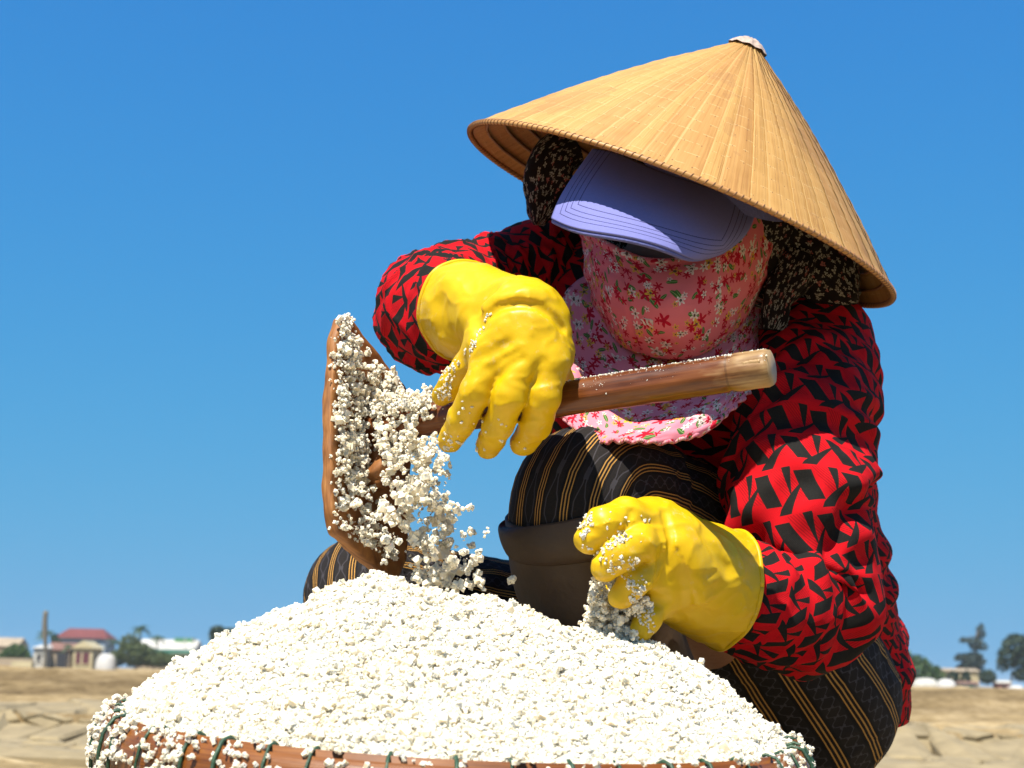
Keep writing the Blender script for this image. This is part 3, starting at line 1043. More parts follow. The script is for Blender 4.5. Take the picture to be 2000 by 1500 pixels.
# grains stuck on the outside of the rim
ra = np.concatenate([RNG.uniform(math.pi * 0.96, math.pi * 1.30, 260), RNG.uniform(math.pi * 1.25, math.pi * 2.05, 330)])
pts = []
for x in ra:
    j = RNG.integers(0, 6)
    dr, dh = [(0.006, 0.0145), (0.0105, 0.009), (0.013, 0.003), (0.0142, -0.005), (0.0136, -0.014), (0.0122, -0.021)][j]
    pts.append(rim_pt(x, RIM_R + dr, dh + RNG.normal(0, 0.002)))
pp, pr = clumped(np.array(pts), RNG.uniform(0.0012, 0.0028, len(pts)), 1, 4)
gv, gf = grains(pp, pr)
o = obj('rim_salt', gv, gf, M['salt'], None, smooth=False, loc=RIM_C)
tag(o, 'scattered salt crystals stuck to the basket rim', 'salt', kind='stuff')

# ================================================================== wooden salt scoop (long handled board)
HL, HR = P(716, 838, 1.290), P(1507, 717, 1.150)
h_dir = (HR - HL) / np.linalg.norm(HR - HL)
scoop = empty('salt_scoop', tuple(P(715, 1120, 1.28)))
tag(scoop, 'wooden salt scoop with round lacquered bamboo handle and board caked in salt', 'scoop')
def on_line(px):
    """Point of the handle's axis seen at photograph column px."""
    best, bt = None, 9e9
    for t in np.linspace(-0.1, 1.1, 400):
        p = HL + (HR - HL) * t
        e = abs(PX(p)[0, 0] - px)
        if e < bt: best, bt = p, e
    return best
def straight(a, b, ra, rb, nring=40, nseg=28, disp=None, caps=(True, True)):
    a, b = np.asarray(a), np.asarray(b)
    st = [tuple(a + (b - a) * t) + (ra + (rb - ra) * t, ra + (rb - ra) * t) for t in np.linspace(0, 1, 5)]
    return loft(st, nring, nseg, disp, None, caps, world=True)
HANDLE_L = float(np.linalg.norm(HR - HL))
v, f, u, _, _ = straight(HL, HR, 0.0132, 0.0137, 110, 40,
                         lambda s, th, V: 0.0006 * fbm(np.stack([s * 40, np.cos(th) * 2, np.sin(th) * 2], -1), 2) - 0.0007 * np.exp(-((np.angle(np.exp(1j * (th - 2.6 - 0.3 * np.sin(s * 9))))) / 0.10) ** 2)
                         - 0.0010 * np.exp(-((s - HANDLE_L + 0.031 + 0.002 * np.sin(th * 2)) / 0.0016) ** 2) + 0.0005 * sstep(HANDLE_L - 0.030, HANDLE_L - 0.026, s) - 0.0012 * sstep(HANDLE_L - 0.0015, HANDLE_L, s))
obj('handle', v, f, mat_handle(HANDLE_L), scoop, u)
kn = on_line(1466) - CF * 0.0118 + CU * 0.0055
v, f, u, _, _ = straight(kn - h_dir * 0.007, kn + h_dir * 0.006, 0.0018, 0.0026, 12, 16, lambda s, th, V: 0.0006 * fbm(V * 400.0, 2))
obj('knot', v, f, M['handle_end'], scoop, u)

# the board: a plate square to the handle, its outline carried onto that plane
bn = h_dir.copy()
bo = HL + h_dir * 0.004
def on_board(px, py, lift=0.0):
    ray = P(px, py, 1.0) - CP
    t = ((bo + bn * lift - CP) @ bn) / (ray @ bn)
    return CP + ray * t
outline = [(652, 660), (664, 622), (682, 614), (698, 640), (742, 700), (786, 752), (803, 790), (800, 900), (796, 1010), (792, 1095), (778, 1128), (752, 1124), (700, 1085), (655, 1042), (644, 1000), (642, 880), (645, 760)]
ob = np.array([on_board(*p) for p in outline])
# smooth the outline and give the plate thickness, rounded edges and a shallow dish
cb = ob.mean(0)
tt = np.r_[0, np.cumsum(np.linalg.norm(np.diff(np.vstack([ob, ob[:1]]), axis=0), axis=1))]
NBD = 220
tl_ = np.linspace(0, tt[-1], NBD + 1)[:-1]
loop = np.stack([np.interp(tl_, tt, np.vstack([ob, ob[:1]])[:, q]) for q in range(3)], -1)
loop = (np.roll(loop, 1, 0) + 2 * loop + np.roll(loop, -1, 0)) / 4
loop = loop + (loop - loop.mean(0)) * (0.010 * fbm(loop * 55.0, 3))[:, None]
rings = []
TH = 0.006
for sc_, dz in ((0.0, 0.0), (0.35, 0.0), (0.7, 0.0), (0.93, 0.002), (0.985, 0.002), (1.0, 0.0005), (1.0, -TH), (0.97, -TH - 0.001), (0.6, -TH - 0.001), (0.0, -TH - 0.001)):
    rings.append([cb + (p - cb) * max(sc_, 1e-3) + bn * (dz + (0.0015 * float(vnoise(p * 60.0)) if sc_ > 0.9 else 0)) for p in loop])
bu = np.array([0, 0, 1.0]); bu -= bn * (bu @ bn); bu /= np.linalg.norm(bu)
bv = np.cross(bn, bu)
V = np.array(rings).reshape(-1, 3)
F = grid_faces(len(rings), NBD, wrap=True)
UV = np.stack([((V - cb) @ bv + 6.0 * ((V - cb) @ bn))[F.ravel()] * 1.0 + 0.3, ((V - cb) @ bu)[F.ravel()] * 2.0], -1) * np.array([7.0, 2.0])
obj('board', V, F, M['board'], scoop, UV)
def bar(name, a, b, w, t, mat, parent, out):
    """Bevelled wooden bar from a to b, width w, thickness t along out."""
    a, b = np.asarray(a), np.asarray(b)
    ax = (b - a) / np.linalg.norm(b - a)
    sd = np.cross(ax, out); sd /= np.linalg.norm(sd)
    pr = [(-1, 0), (-1, .7), (-.7, 1), (.7, 1), (1, .7), (1, 0)]
    V = [p + sd * x * w / 2 + out * y * t for p in (a, a + ax * 0.004, b - ax * 0.004, b) for x, y in pr]
    V = np.array(V)
    c0, c1 = V[:6].mean(0), V[18:].mean(0)
    V[:6] = c0 + (V[:6] - c0) * 0.8; V[18:] = c1 + (V[18:] - c1) * 0.8
    F = grid_faces(4, 6, wrap=True).tolist() + [[5, 4, 3, 2, 1, 0], [18, 19, 20, 21, 22, 23]]
    uv = []
    for fc in F:
        for i in fc: uv.append((((V[i] - a) @ sd) * 8 + ((V[i] - a) @ out) * 6, (V[i] - a) @ ax * 2))
    return obj(name, V, F, mat, parent, np.array(uv))
bar('batten', on_board(736, 778), on_board(728, 955), 0.016, 0.009, M['board'], scoop, bn)
bar('peg', on_board(716, 935, 0.008), on_board(720, 905, 0.008) + bn * 0.012, 0.013, 0.012, M['board'], scoop, bn)

# ---- salt caked on the board, along the handle and pouring off it
def in_poly(x, y, poly):
    poly = np.asarray(poly, float); r = np.zeros(len(x), bool)
    j = len(poly) - 1
    for i in range(len(poly)):
        xi, yi = poly[i]; xj, yj = poly[j]
        c = ((yi > y) != (yj > y)) & (x < (xj - xi) * (y - yi) / (yj - yi + 1e-9) + xi)
        r ^= c; j = i
    return r
def scatter_px(poly, n):
    poly = np.asarray(poly, float)
    lo, hi = poly.min(0), poly.max(0)
    out = np.zeros((0, 2))
    while len(out) < n:
        q = RNG.uniform(lo, hi, (n * 3, 2))
        out = np.vstack([out, q[in_poly(q[:, 0], q[:, 1], poly)]])
    return out[:n]
PT, PR = [], []
def add_board(poly, n, thick, r0, r1, hi=4):
    for x, y in scatter_px(poly, n):
        PT.append(on_board(x, y, 0.002 + abs(RNG.normal(0, 1)) * thick)); PR.append(r1 * float(np.clip(RNG.lognormal(-0.6, 0.5), 0.15, 1.6)))
add_board([(655, 640), (690, 640), (760, 730), (795, 780), (745, 900), (745, 1000), (700, 1040), (655, 1020), (650, 800)], 420, 0.0025, 0.0011, 0.0026)
add_board([(665, 640), (695, 650), (720, 760), (722, 960), (690, 980), (665, 900), (660, 760)], 470, 0.004, 0.0013, 0.0028)
add_board([(660, 615), (690, 615), (690, 645), (662, 640)], 60, 0.004, 0.0013, 0.0024)
add_board([(720, 700), (775, 730), (800, 780), (780, 900), (735, 820)], 300, 0.005, 0.0015, 0.003)
add_board([(660, 1030), (700, 1060), (780, 1100), (770, 1040), (700, 1000)], 150, 0.003, 0.0012, 0.0024)
for x, y in scatter_px([(640, 660), (650, 660), (650, 1040), (640, 1030)], 110):     # near edge
    PT.append(on_board(x + 4, y, -0.006 + RNG.normal(0, 0.004))); PR.append(RNG.uniform(0.001, 0.0021))
bp_, br_ = clumped(np.array(PT), np.array(PR), 1, 3)
gv, gf = grains(bp_, br_)
o = obj('caked_salt', gv, gf, M['salt'], None, smooth=False, loc=tuple(cb))
tag(o, 'damp white salt caked over the wooden scoop board', 'salt', kind='stuff')

PT, PR = [], []
def along(p0, p1, n, spread, r0, r1, lift=0.0):
    a, b = on_line(p0), on_line(p1)
    for t in RNG.uniform(0, 1, n):
        q = a + (b - a) * t
        ang = RNG.normal(0, spread)
        n1 = CU * math.cos(ang) - CF * math.sin(ang)
        PT.append(q + n1 * (0.0140 + lift * abs(RNG.normal(0, 1)))); PR.append(RNG.uniform(r0, r1))
along(726, 850, 230, 0.9, 0.0014, 0.0030, 0.006)
along(726, 820, 150, 1.2, 0.0014, 0.0030, 0.004)
for x, y in scatter_px([(716, 790), (745, 770), (800, 778), (860, 778), (852, 800), (800, 860), (790, 900), (740, 930)], 190):
    d = PX(HL)[0, 2] - (x - 716) / 791 * 0.14 - RNG.uniform(-0.01, 0.028)
    PT.append(P(x, y, d)); PR.append(RNG.uniform(0.0014, 0.003))
pp, pr = clumped(np.array(PT), np.array(PR), 1, 4)
PT, PR = [], []
along(860, 1500, 300, 0.75, 0.0003, 0.0010)
along(1120, 1480, 120, 0.2, 0.0003, 0.0009)
for _ in range(2):  # two streaks of fine white grains laid in place of the handle's glossy highlight
    along(1110, 1490, 320, 0.0, 0.00022, 0.0006)
    for j in range(len(PT) - 320, len(PT)):
        q = PT[j] - CU * 0.0140
        an_ = 0.72 + 0.38 * _ + RNG.normal(0, 0.07)
        PT[j] = q + (CU * math.cos(an_) - CF * math.sin(an_)) * 0.0139
gv, gf = grains(np.vstack([pp, PT]), np.concatenate([pr, PR]))
o = obj('handle_salt_and_glint', gv, gf, M['salt'], None, smooth=False, loc=tuple(HL))
tag(o, 'clinging salt crystals strewn along the bamboo handle, with fine white rows imitating its glossy highlight', 'salt', kind='stuff')

casc = [([(735, 830), (800, 840), (840, 880), (835, 950), (790, 980), (745, 940)], 96, 0.0036),
        ([(760, 940), (840, 930), (870, 985), (880, 1040), (850, 1060), (800, 1050), (750, 1010)], 84, 0.0036),
        ([(800, 950), (860, 900), (880, 960), (860, 1010)], 26, 0.0034),
        ([(800, 1040), (880, 1030), (890, 1080), (880, 1120), (820, 1130), (805, 1090)], 46, 0.0038),
        ([(800, 1110), (880, 1110), (880, 1165), (830, 1165)], 40, 0.0036),
        ([(800, 860), (850, 850), (860, 890), (810, 900)], 40, 0.0026),
    ([(690, 940), (760, 960), (790, 1050), (740, 1110), (700, 1040)], 60, 0.0024), ([(770, 850), (880, 880), (900, 1000), (930, 1150), (800, 1150), (780, 1000)], 120, 0.0016)]
PT, PR = [], []
for poly, n, r in casc:
    for x, y in scatter_px(poly, n):
        PT.append(P(x, y, 1.225 + RNG.normal(0, 0.018))); PR.append(r * float(np.clip(RNG.lognormal(-0.55, 0.55), 0.12, 1.7)))
pp, pr = clumped(np.array(PT), np.array(PR), 1, 5, 0.85)
gv, gf = grains(pp, pr)
o = obj('pouring_salt', gv, gf, M['salt'], None, smooth=False, loc=tuple(P(820, 980, 1.225)))
tag(o, 'stream of white salt pouring from the scoop onto the heap', 'salt', kind='stuff')
for x, y, r in [(920, 988, 2.6), (948, 1040, 2.0), (921, 1040, 3.0), (924, 1066, 3.2), (936, 1078, 2.4), (939, 1143, 4.2), (866, 893, 5.0), (858, 922, 3.4), (874, 926, 2.6), (1003, 1131, 3.4),
                (893, 1000, 4.0), (905, 1044, 2.6), (896, 1144, 4.4), (921, 1138, 3.2), (934, 1122, 3.6), (930, 1092, 4.0), (902, 1078, 3.0), (884, 1096, 4.0), (912, 1108, 3.0), (880, 1012, 3.6), (866, 975, 3.2)]:
    n = RNG.integers(4, 9)
    c = P(x, y, 1.22 + RNG.normal(0, 0.012))
    off = RNG.normal(0, 0.55 * r * 1e-3, (n, 3)); off[0] = 0
    gv, gf = grains(c + off, RNG.uniform(0.45, 0.85, n) * r * 1e-3)
    o = obj('salt_clump', gv, gf, M['salt'], None, smooth=False, loc=tuple(c))
    tag(o, 'loose clump of white salt falling through the air beside the pouring stream', 'salt clump', 'salt clumps falling beside the scoop')

# ================================================================== the person
foot_l = ground_at(1285, 1.40); foot_r = ground_at(800, 1.50)
person = empty('person', tuple((foot_l + foot_r) / 2))
tag(person, 'person crouching in red and black shirt, pink floral mask and yellow gloves', 'person')

# ---- body (one continuous figure inside the clothes)
J = dict(head=P(1345, 470, 1.445), chin=P(1300, 610, 1.405), neck=P(1345, 600, 1.52), chest=P(1340, 740, 1.58), belly=P(1440, 1050, 1.60), pelvis=P(1540, 1290, 1.64),
         sh_r=P(1090, 545, 1.575), el_r=P(815, 600, 1.405), wr_r=P(1005, 605, 1.225), sh_l=P(1572, 690, 1.52), el_l=P(1588, 1165, 1.325), wr_l=P(1310, 1095, 1.215),
         hip_l=P(1550, 1325, 1.61), kn_l=P(1136, 968, 1.315), an_l=foot_l + np.array([0, 0, 0.09]), hip_r=P(1400, 1330, 1.67), kn_r=P(722, 1165, 1.515), an_r=foot_r + np.array([0, 0, 0.09]))
allp = np.array(list(J.values()))
B = Field(allp.min(0) - 0.16, allp.max(0) + 0.16, 0.0065)
hu = CR * 0.36 + CU * 0.86 - CF * 0.30; hu /= np.linalg.norm(hu)              # head axis: crown to chin
hr = CR * 0.93 - CU * 0.36; hr -= hu * (hr @ hu); hr /= np.linalg.norm(hr)
hf = np.cross(hr, hu); hf = hf if hf @ CF < 0 else -hf                         # face direction
B.ellipsoid(J['head'], (hr, hu, hf), (0.064, 0.102, 0.078))
B.cone(J['head'] + hf * 0.072 - hu * 0.012, J['head'] + hf * 0.088 - hu * 0.038, 0.010, 0.014, 0.012)      # nose
B.cone(J['head'] - hu * 0.07 + hf * 0.035, J['head'] - hu * 0.085 + hf * 0.055, 0.04, 0.032, 0.02)         # jaw
for s_ in (-1, 1):
    B.ellipsoid(J['head'] + hr * s_ * 0.064, (hr, hu, hf), (0.010, 0.030, 0.018), 0.006)                      # ears
B.cone(J['head'] - hu * 0.06 - hf * 0.03, J['neck'], 0.05, 0.052, 0.02)
B.cone(J['neck'], J['chest'], 0.06, 0.10, 0.03)
B.cone(J['chest'], J['belly'], 0.105, 0.095, 0.04)
B.cone(J['belly'], J['pelvis'], 0.095, 0.09, 0.04)
for s_ in 'rl':
    B.chain([J['chest'] + (J['sh_' + s_] - J['chest']) * 0.4, J['sh_' + s_], J['el_' + s_], J['wr_' + s_]], [0.045, 0.034, 0.026, 0.020], 0.012)
    B.chain([J['pelvis'], J['hip_' + s_], J['kn_' + s_]], [0.075, 0.062, 0.038], 0.02)
    B.chain([J['kn_' + s_], J['an_' + s_]], [0.037, 0.028], 0.012)
    an = J['an_' + s_]
    B.cone(an - np.array([0, 0, 0.05]), an + np.array([-0.02, -0.15, -0.06]), 0.032, 0.026, 0.015)
bv_, bf_ = B.mesh(2)
obj('body', bv_, bf_, M['skin'], person)

# ---- trousers
STRIPES = 16.0
def leg_disp(seed, n, s0, s1, amp, wid):
    fs = fold_set(n, s0, s1, amp, wid, seed, 0.02, 0.9)
    def f(s, th, V):
        return fs(s, th) + 0.0022 * fbm(np.stack([s * 14, np.cos(th) * 1.5, np.sin(th) * 1.5], -1) + seed, 3) + 0.0022 * crumple(s, th, seed * 1.0, 17.0, 1.0, 0.5)
    return f
leg_l = [(1200, 1330, 1.335, .050), (1150, 1130, 1.318, .050), (1132, 1040, 1.310, .0570), (1132, 978, 1.308, .0595, .0575), (1182, 962, 1.345, .060, .0565), (1285, 1018, 1.420, .064, .061),
         (1400, 1110, 1.495, .080, .078), (1500, 1245, 1.560, .092, .094), (1560, 1340, 1.610, .098, .104), (1585, 1400, 1.650, .085, .09), (1600, 1440, 1.68, .05, .05)]
v, f, u, _, sL = loft(leg_l, 170, 110, leg_disp(3, 9, 0.18, 0.34, 0.0035, 0.010), uvw=STRIPES)
trous = obj('trousers', v, f, M['trousers'], person, u)
leg_r = [(745, 1420, 1.49, .046), (722, 1300, 1.490, .049), (700, 1205, 1.492, .052), (712, 1150, 1.520, .053), (800, 1168, 1.545, .055), (920, 1205, 1.575, .061), (1080, 1255, 1.60, .072), (1300, 1310, 1.645, .088), (1480, 1340, 1.66, .09)]
v, f, u, _, _ = loft(leg_r, 150, 100, leg_disp(8, 8, 0.10, 0.30, 0.0032, 0.010), uvw=STRIPES)
obj('trouser_leg', v, f, M['trousers'], person, u)

# ---- rubber boots
def boot(top, foot, seed, toe):
    st = top + [tuple(PX(foot + np.array([0, 0, 0.30]))[0]) + (.050, .050), tuple(PX(foot + np.array([0, 0.01, 0.16]))[0]) + (.043, .043),
                tuple(PX(foot + np.array([0, 0.012, 0.07]))[0]) + (.046, .044)]
    fs = fold_set(7, 0.05, 0.35, 0.003, 0.016, seed, 0.03, 1.0)
    v, f, u, _, _ = loft(st, 90, 72, lambda s, th, V: fs(s, th) + 0.0014 * fbm(V * 22.0, 2), caps=(False, True))
    b = obj('boot', v, f, M['boot'], person, u)
    solid(b, 0.0035)
    t = np.asarray(toe, float)
    sole = [tuple(foot + t * k + np.array([0, 0, z])) + (rz, rx) for k, z, rz, rx in ((-.055, .045, .03, .02), (-.045, .046, .042, .034), (0.0, .046, .044, .040), (.07, .040, .038, .044), (.13, .034, .031, .045), (.17, .030, .026, .036), (.185, .026, .014, .015))]
    v, f, u, _, _ = loft(sole, 40, 40, lambda s, th, V: np.where(V[..., 2] < 0.004, 0.004 - V[..., 2], 0) * 0, ref=(0, 0, 1), world=True)
    obj('boot_foot', v, f, M['boot'], b, u)
    return b, st
b1, st1 = boot([(1128, 1003, 1.306, .0600, .0605), (1133, 1060, 1.310, .0600, .0605), (1150, 1130, 1.316, .060, .061), (1195, 1260, 1.332, .060, .061)], foot_l, 4, (-0.25, -0.95, 0))
v, f, u, _, _ = loft([(1127.5, 999, 1.306, .0612, .0618), (1128.5, 1004, 1.306, .0628, .0634), (1132, 1050, 1.309, .0630, .0636), (1133, 1056, 1.3095, .0608, .0614)], 16, 72, caps=(False, False))
solid(obj('boot_collar', v, f, M['boot'], b1, u), 0.004)
boot([(720, 1290, 1.49, .055, .055), (728, 1350, 1.49, .054, .054), (745, 1420, 1.49, .052, .052)], foot_r, 6, (-0.5, -0.85, 0))

# ---- shirt: body and two sleeves
def torso(stations, nring=110, nseg=120):
    C, A_, D_ = [], [], []
    for (x, y, d, rx, ry, tl) in stations:
        t = math.radians(tl)
        C.append(P(x, y, d)); A_.append((CR * math.cos(t) - CU * math.sin(t)) * rx); D_.append(CF * ry)
    C, A_, D_ = map(np.array, (C, A_, D_))
    t = np.r_[0, np.cumsum(np.linalg.norm(np.diff(C, axis=0), axis=1))]
    tq = np.linspace(0, t[-1], nring)
    C, A_, D_ = natural_spline(t, C, tq), natural_spline(t, A_, tq), natural_spline(t, D_, tq)
    th = np.linspace(0, 2 * math.pi, nseg, endpoint=False)
    e = lambda c: np.sign(c) * np.abs(c) ** 0.85
    V = C[:, None] + A_[:, None] * e(np.sin(th))[None, :, None] + D_[:, None] * e(np.cos(th))[None, :, None]
    fs = fold_set(16, 0.15, 0.5, 0.008, 0.016, 21, 0.05, 0.8)
    TH_, SS = np.meshgrid(th, tq)
    rn = V - C[:, None]; rn /= np.linalg.norm(rn, axis=2, keepdims=True)
    V = V + rn * (fs(SS, TH_) + 0.007 * fbm(V * 11.0, 3))[..., None]
    return V.reshape(-1, 3), grid_faces(nring, nseg, wrap=True)[:, ::-1], grid_uv(np.linspace(0, 25, nseg + 1), tq).reshape(-1, 4, 2)[:, ::-1].reshape(-1, 2)
v, f, u = torso([(1325, 505, 1.56, .06, .05, 18), (1320, 530, 1.57, .10, .065, 18), (1315, 570, 1.58, .145, .08, 18), (1322, 640, 1.58, .166, .10, 15), (1340, 760, 1.585, .172, .115, 9),
                 (1365, 880, 1.585, .170, .115, 5), (1440, 1060, 1.61, .142, .115, 2), (1535, 1220, 1.66, .118, .112, 0), (1588, 1325, 1.685, .098, .10, 0), (1602, 1392, 1.69, .090, .094, 0)])
shirt = obj('shirt', v, f, M['shirt'], person, u)
solid(shirt, 0.002)

arm_r = [(1130, 520, 1.59, .045, .05), (1060, 528, 1.565, .052, .050), (985, 553, 1.53, .050, .047), (900, 582, 1.475, .052, .051), (860, 598, 1.425, .050, .049), (844, 604, 1.385, .049, .050),
         (862, 610, 1.345, .048, .051), (890, 608, 1.315, .042, .045), (918, 606, 1.280, .035, .036), (955, 610, 1.256, .029, .029)]
f1 = fold_set(12, 0.05, 0.30, 0.0060, 0.010, 5, 0.05, 0.8)
v, f, u, Va, sA = loft(arm_r, 180, 110, lambda s, th, V: f1(s, th) + 0.0025 * fbm(V * 24.0, 3) + 0.0036 * crumple(s, th, 2.0, 30.0), uvw=8.0)
obj('sleeve', v, f, M['shirt'], shirt, u)

arm_l = [(1520, 640, 1.575, .05, .05), (1556, 668, 1.525, .064, .066), (1582, 740, 1.460, .063, .062), (1576, 830, 1.390, .062, .059), (1562, 930, 1.350, .062, .060), (1568, 1040, 1.330, .060, .058),
         (1590, 1125, 1.330, .057, .054), (1578, 1180, 1.322, .056, .054), (1530, 1180, 1.302, .052, .054), (1470, 1166, 1.278, .047, .051), (1420, 1150, 1.260, .038, .040), (1370, 1130, 1.24, .033, .033)]
f2 = fold_set(24, 0.20, 0.44, 0.0115, 0.0085, 14, 0.05, 0.9, bias=math.pi)
f3 = fold_set(8, 0.06, 0.2, 0.005, 0.014, 34, 0.06, 0.9)
v, f, u, Vb, sB = loft(arm_l, 260, 150, lambda s, th, V: soften(0.0115 * np.tanh((f2(s, th) + f3(s, th) + (0.0020 + 0.0050 * sstep(0.18, 0.30, s)) * crumple(s, th, 6.0, 24.0, 0.8, 1.3)) / 0.0115)) + 0.0035 * fbm(V * 20.0, 3), uvw=11.0)
obj('sleeve', v, f, M['shirt'], shirt, u)

# ---- gloves
def box_of(pts, m):
    pts = np.array(pts); return pts.min(0) - m, pts.max(0) + m
VOX = 0.00145
def glove(name, wrist, cuff, r_w, r_c, palm, fingers, creases, d0, d1, seed, rim_dir=None, lumps=()):
    pts = [wrist, cuff] + [p for ch in fingers for p in ch[0]] + [p for p, _ in palm]
    lo, hi = box_of(pts, 0.062)
    fd = Field(lo, hi, VOX)
    ax = (cuff - wrist); L = np.linalg.norm(ax); ax /= L
    rd = ax if rim_dir is None else rim_dir / np.linalg.norm(rim_dir)
    n = 6
    for i in range(n):
        t0, t1 = i / n, (i + 1) / n
        fd.cone(wrist + ax * L * t0, wrist + ax * L * t1, r_w + (r_c - r_w) * t0 ** 1.2, r_w + (r_c - r_w) * t1 ** 1.2, 0.008)
    for (a, ra) in palm:
        fd.cone(wrist, a, r_w * 0.80, ra, 0.020)
    for a, b, r in lumps:
        fd.cone(a, b, r, r, 0.014)
    digits = None
    for ch, rad in fingers:
        sub = Field(lo, hi, VOX)
        sub.chain(ch, rad, 0.003)
        digits = sub.F if digits is None else np.minimum(digits, sub.F)
    k = 0.0075
    h = np.clip(0.5 + 0.5 * (fd.F - digits) / k, 0, 1)
    fd.F = (fd.F * (1 - h) + digits * h - k * h * (1 - h)).astype(np.float32)
    # loose rubber: broad undulation on the gauntlet, fine puckers on the hand
    g = np.stack(np.meshgrid(*[lo[q] + VOX * np.arange(fd.n[q]) for q in range(3)], indexing='ij'), -1)
    near = np.abs(fd.F) < 0.012
    gp_ = g[near]
    along_ = np.clip(((gp_ - wrist) @ ax) / L, 0, 1)
    fd.F[near] += (-0.0034 * along_ * fbm(gp_ * 26.0 + seed, 2) - 0.0005 * fbm(gp_ * 55.0 + seed * 2, 2) - 0.0010 * (1 - np.abs(vnoise(gp_ * np.array([34.0, 34.0, 70.0]) + 0.6 * vnoise(gp_ * 40.0)[..., None] + seed)) * 2.6).clip(0, 1) ** 2).astype(np.float32)
    for pix, w, amp in creases:
        fd.crease(pix, d0, d1, w, amp)
    fd.apply()
    # open cuff
    cut = (g - cuff) @ rd
    rr_ = np.linalg.norm(g - cuff - ((g - cuff) @ ax)[..., None] * ax, axis=-1)
    tl = ((g - cuff) @ ax)
    inner = rr_ - (r_c - 0.0038 + tl * 0.40)
    hole = np.maximum(inner, -(tl + 0.026))
    fd.F = np.maximum(fd.F, (cut * 1.0).astype(np.float32))
    fd.F = np.maximum(fd.F, (-hole).astype(np.float32))
    v, f = fd.mesh(2)
    o = obj(name, v, f, M['glove'], person)
    # rolled bead round the cuff
    q1 = np.cross(rd, np.array([0, 0, 1.0])); q1 /= np.linalg.norm(q1); q2 = np.cross(rd, q1)
    ring = []
    for a_ in np.linspace(0, 2 * math.pi, 64, endpoint=False):
        dr = q1 * math.cos(a_) + q2 * math.sin(a_)
        rs = np.linspace(r_c * 0.7, r_c * 1.5, 90)
        vals = fd.sample(cuff - rd * 0.0022 + dr[None] * rs[:, None])
        ins_ = np.where(vals < 0)[0]
        ring.append(cuff - rd * 0.0012 + dr * (rs[ins_[-1]] if len(ins_) else r_c))
    ring = np.array(ring)
    for _ in range(3): ring = (np.roll(ring, 1, 0) + ring * 2 + np.roll(ring, -1, 0)) / 4
    tv, tf = tube(ring, 0.0021, 8, closed=True)
    obj('cuff_bead', tv, tf, M['glove'], o)
    return fd, o

wr, cr_ = P(1022, 634, 1.214), P(900, 604, 1.290)
fd_r, glove_r = glove('glove', wr, cr_, 0.0300, 0.0402,
    [(P(1072, 712, 1.190), .0132), (P(1016, 714, 1.187), .0134), (P(962, 706, 1.196), .0130), (P(952, 672, 1.207), .0122)],
    [([P(1072, 705, 1.191), P(1062, 775, 1.184), P(1046, 828, 1.198), P(1022, 866, 1.220)], [.0140, .0130, .0119, .0100]),
     ([P(1018, 705, 1.186), P(996, 775, 1.180), P(972, 832, 1.200), P(954, 872, 1.222)], [.0135, .0126, .0115, .0097]),
     ([P(960, 700, 1.194), P(930, 765, 1.190), P(902, 820, 1.206), P(880, 860, 1.226)], [.0130, .0123, .0113, .0095]),
     ([P(950, 665, 1.205), P(912, 715, 1.218), P(885, 750, 1.230), P(862, 774, 1.240)], [.0126, .0115, .0104, .0086]),
     ([P(1066, 695, 1.222), P(1086, 745, 1.258), P(1060, 800, 1.268)], [.0167, .0144, .0116])],
    [([(936, 648), (948, 622), (975, 602), (1010, 593), (1050, 598), (1082, 618), (1098, 640)], 0.0034, 0.0060),
     ([(944, 600), (968, 583), (1010, 572), (1060, 574)], 0.0050, -0.0022),
     ([(962, 566), (944, 585), (930, 612), (934, 640)], 0.0060, 0.0050),
     ([(985, 560), (960, 590)], 0.004, -0.0015),
     ([(930, 705), (960, 690), (990, 672)], 0.0045, 0.0020), ([(955, 720), (985, 700), (1010, 690)], 0.004, 0.0018),
     ([(975, 735), (995, 712), (1020, 700)], 0.004, 0.0022), ([(1040, 745), (1052, 722), (1062, 706)], 0.004, 0.0022),
     ([(905, 760), (935, 775)], 0.003, 0.0008), ([(975, 778), (1010, 790)], 0.003, 0.0008), ([(1040, 780), (1080, 790)], 0.003, 0.0008),
     ([(860, 600), (870, 640), (890, 665)], 0.008, 0.0030), ([(880, 545), (900, 580), (905, 620)], 0.008, -0.0020)],
    1.05, 1.35, 2.0, None, [(P(1050, 655, 1.206), P(1076, 695, 1.205), .0165), (P(990, 660, 1.206), P(1045, 690, 1.200), .0185)])

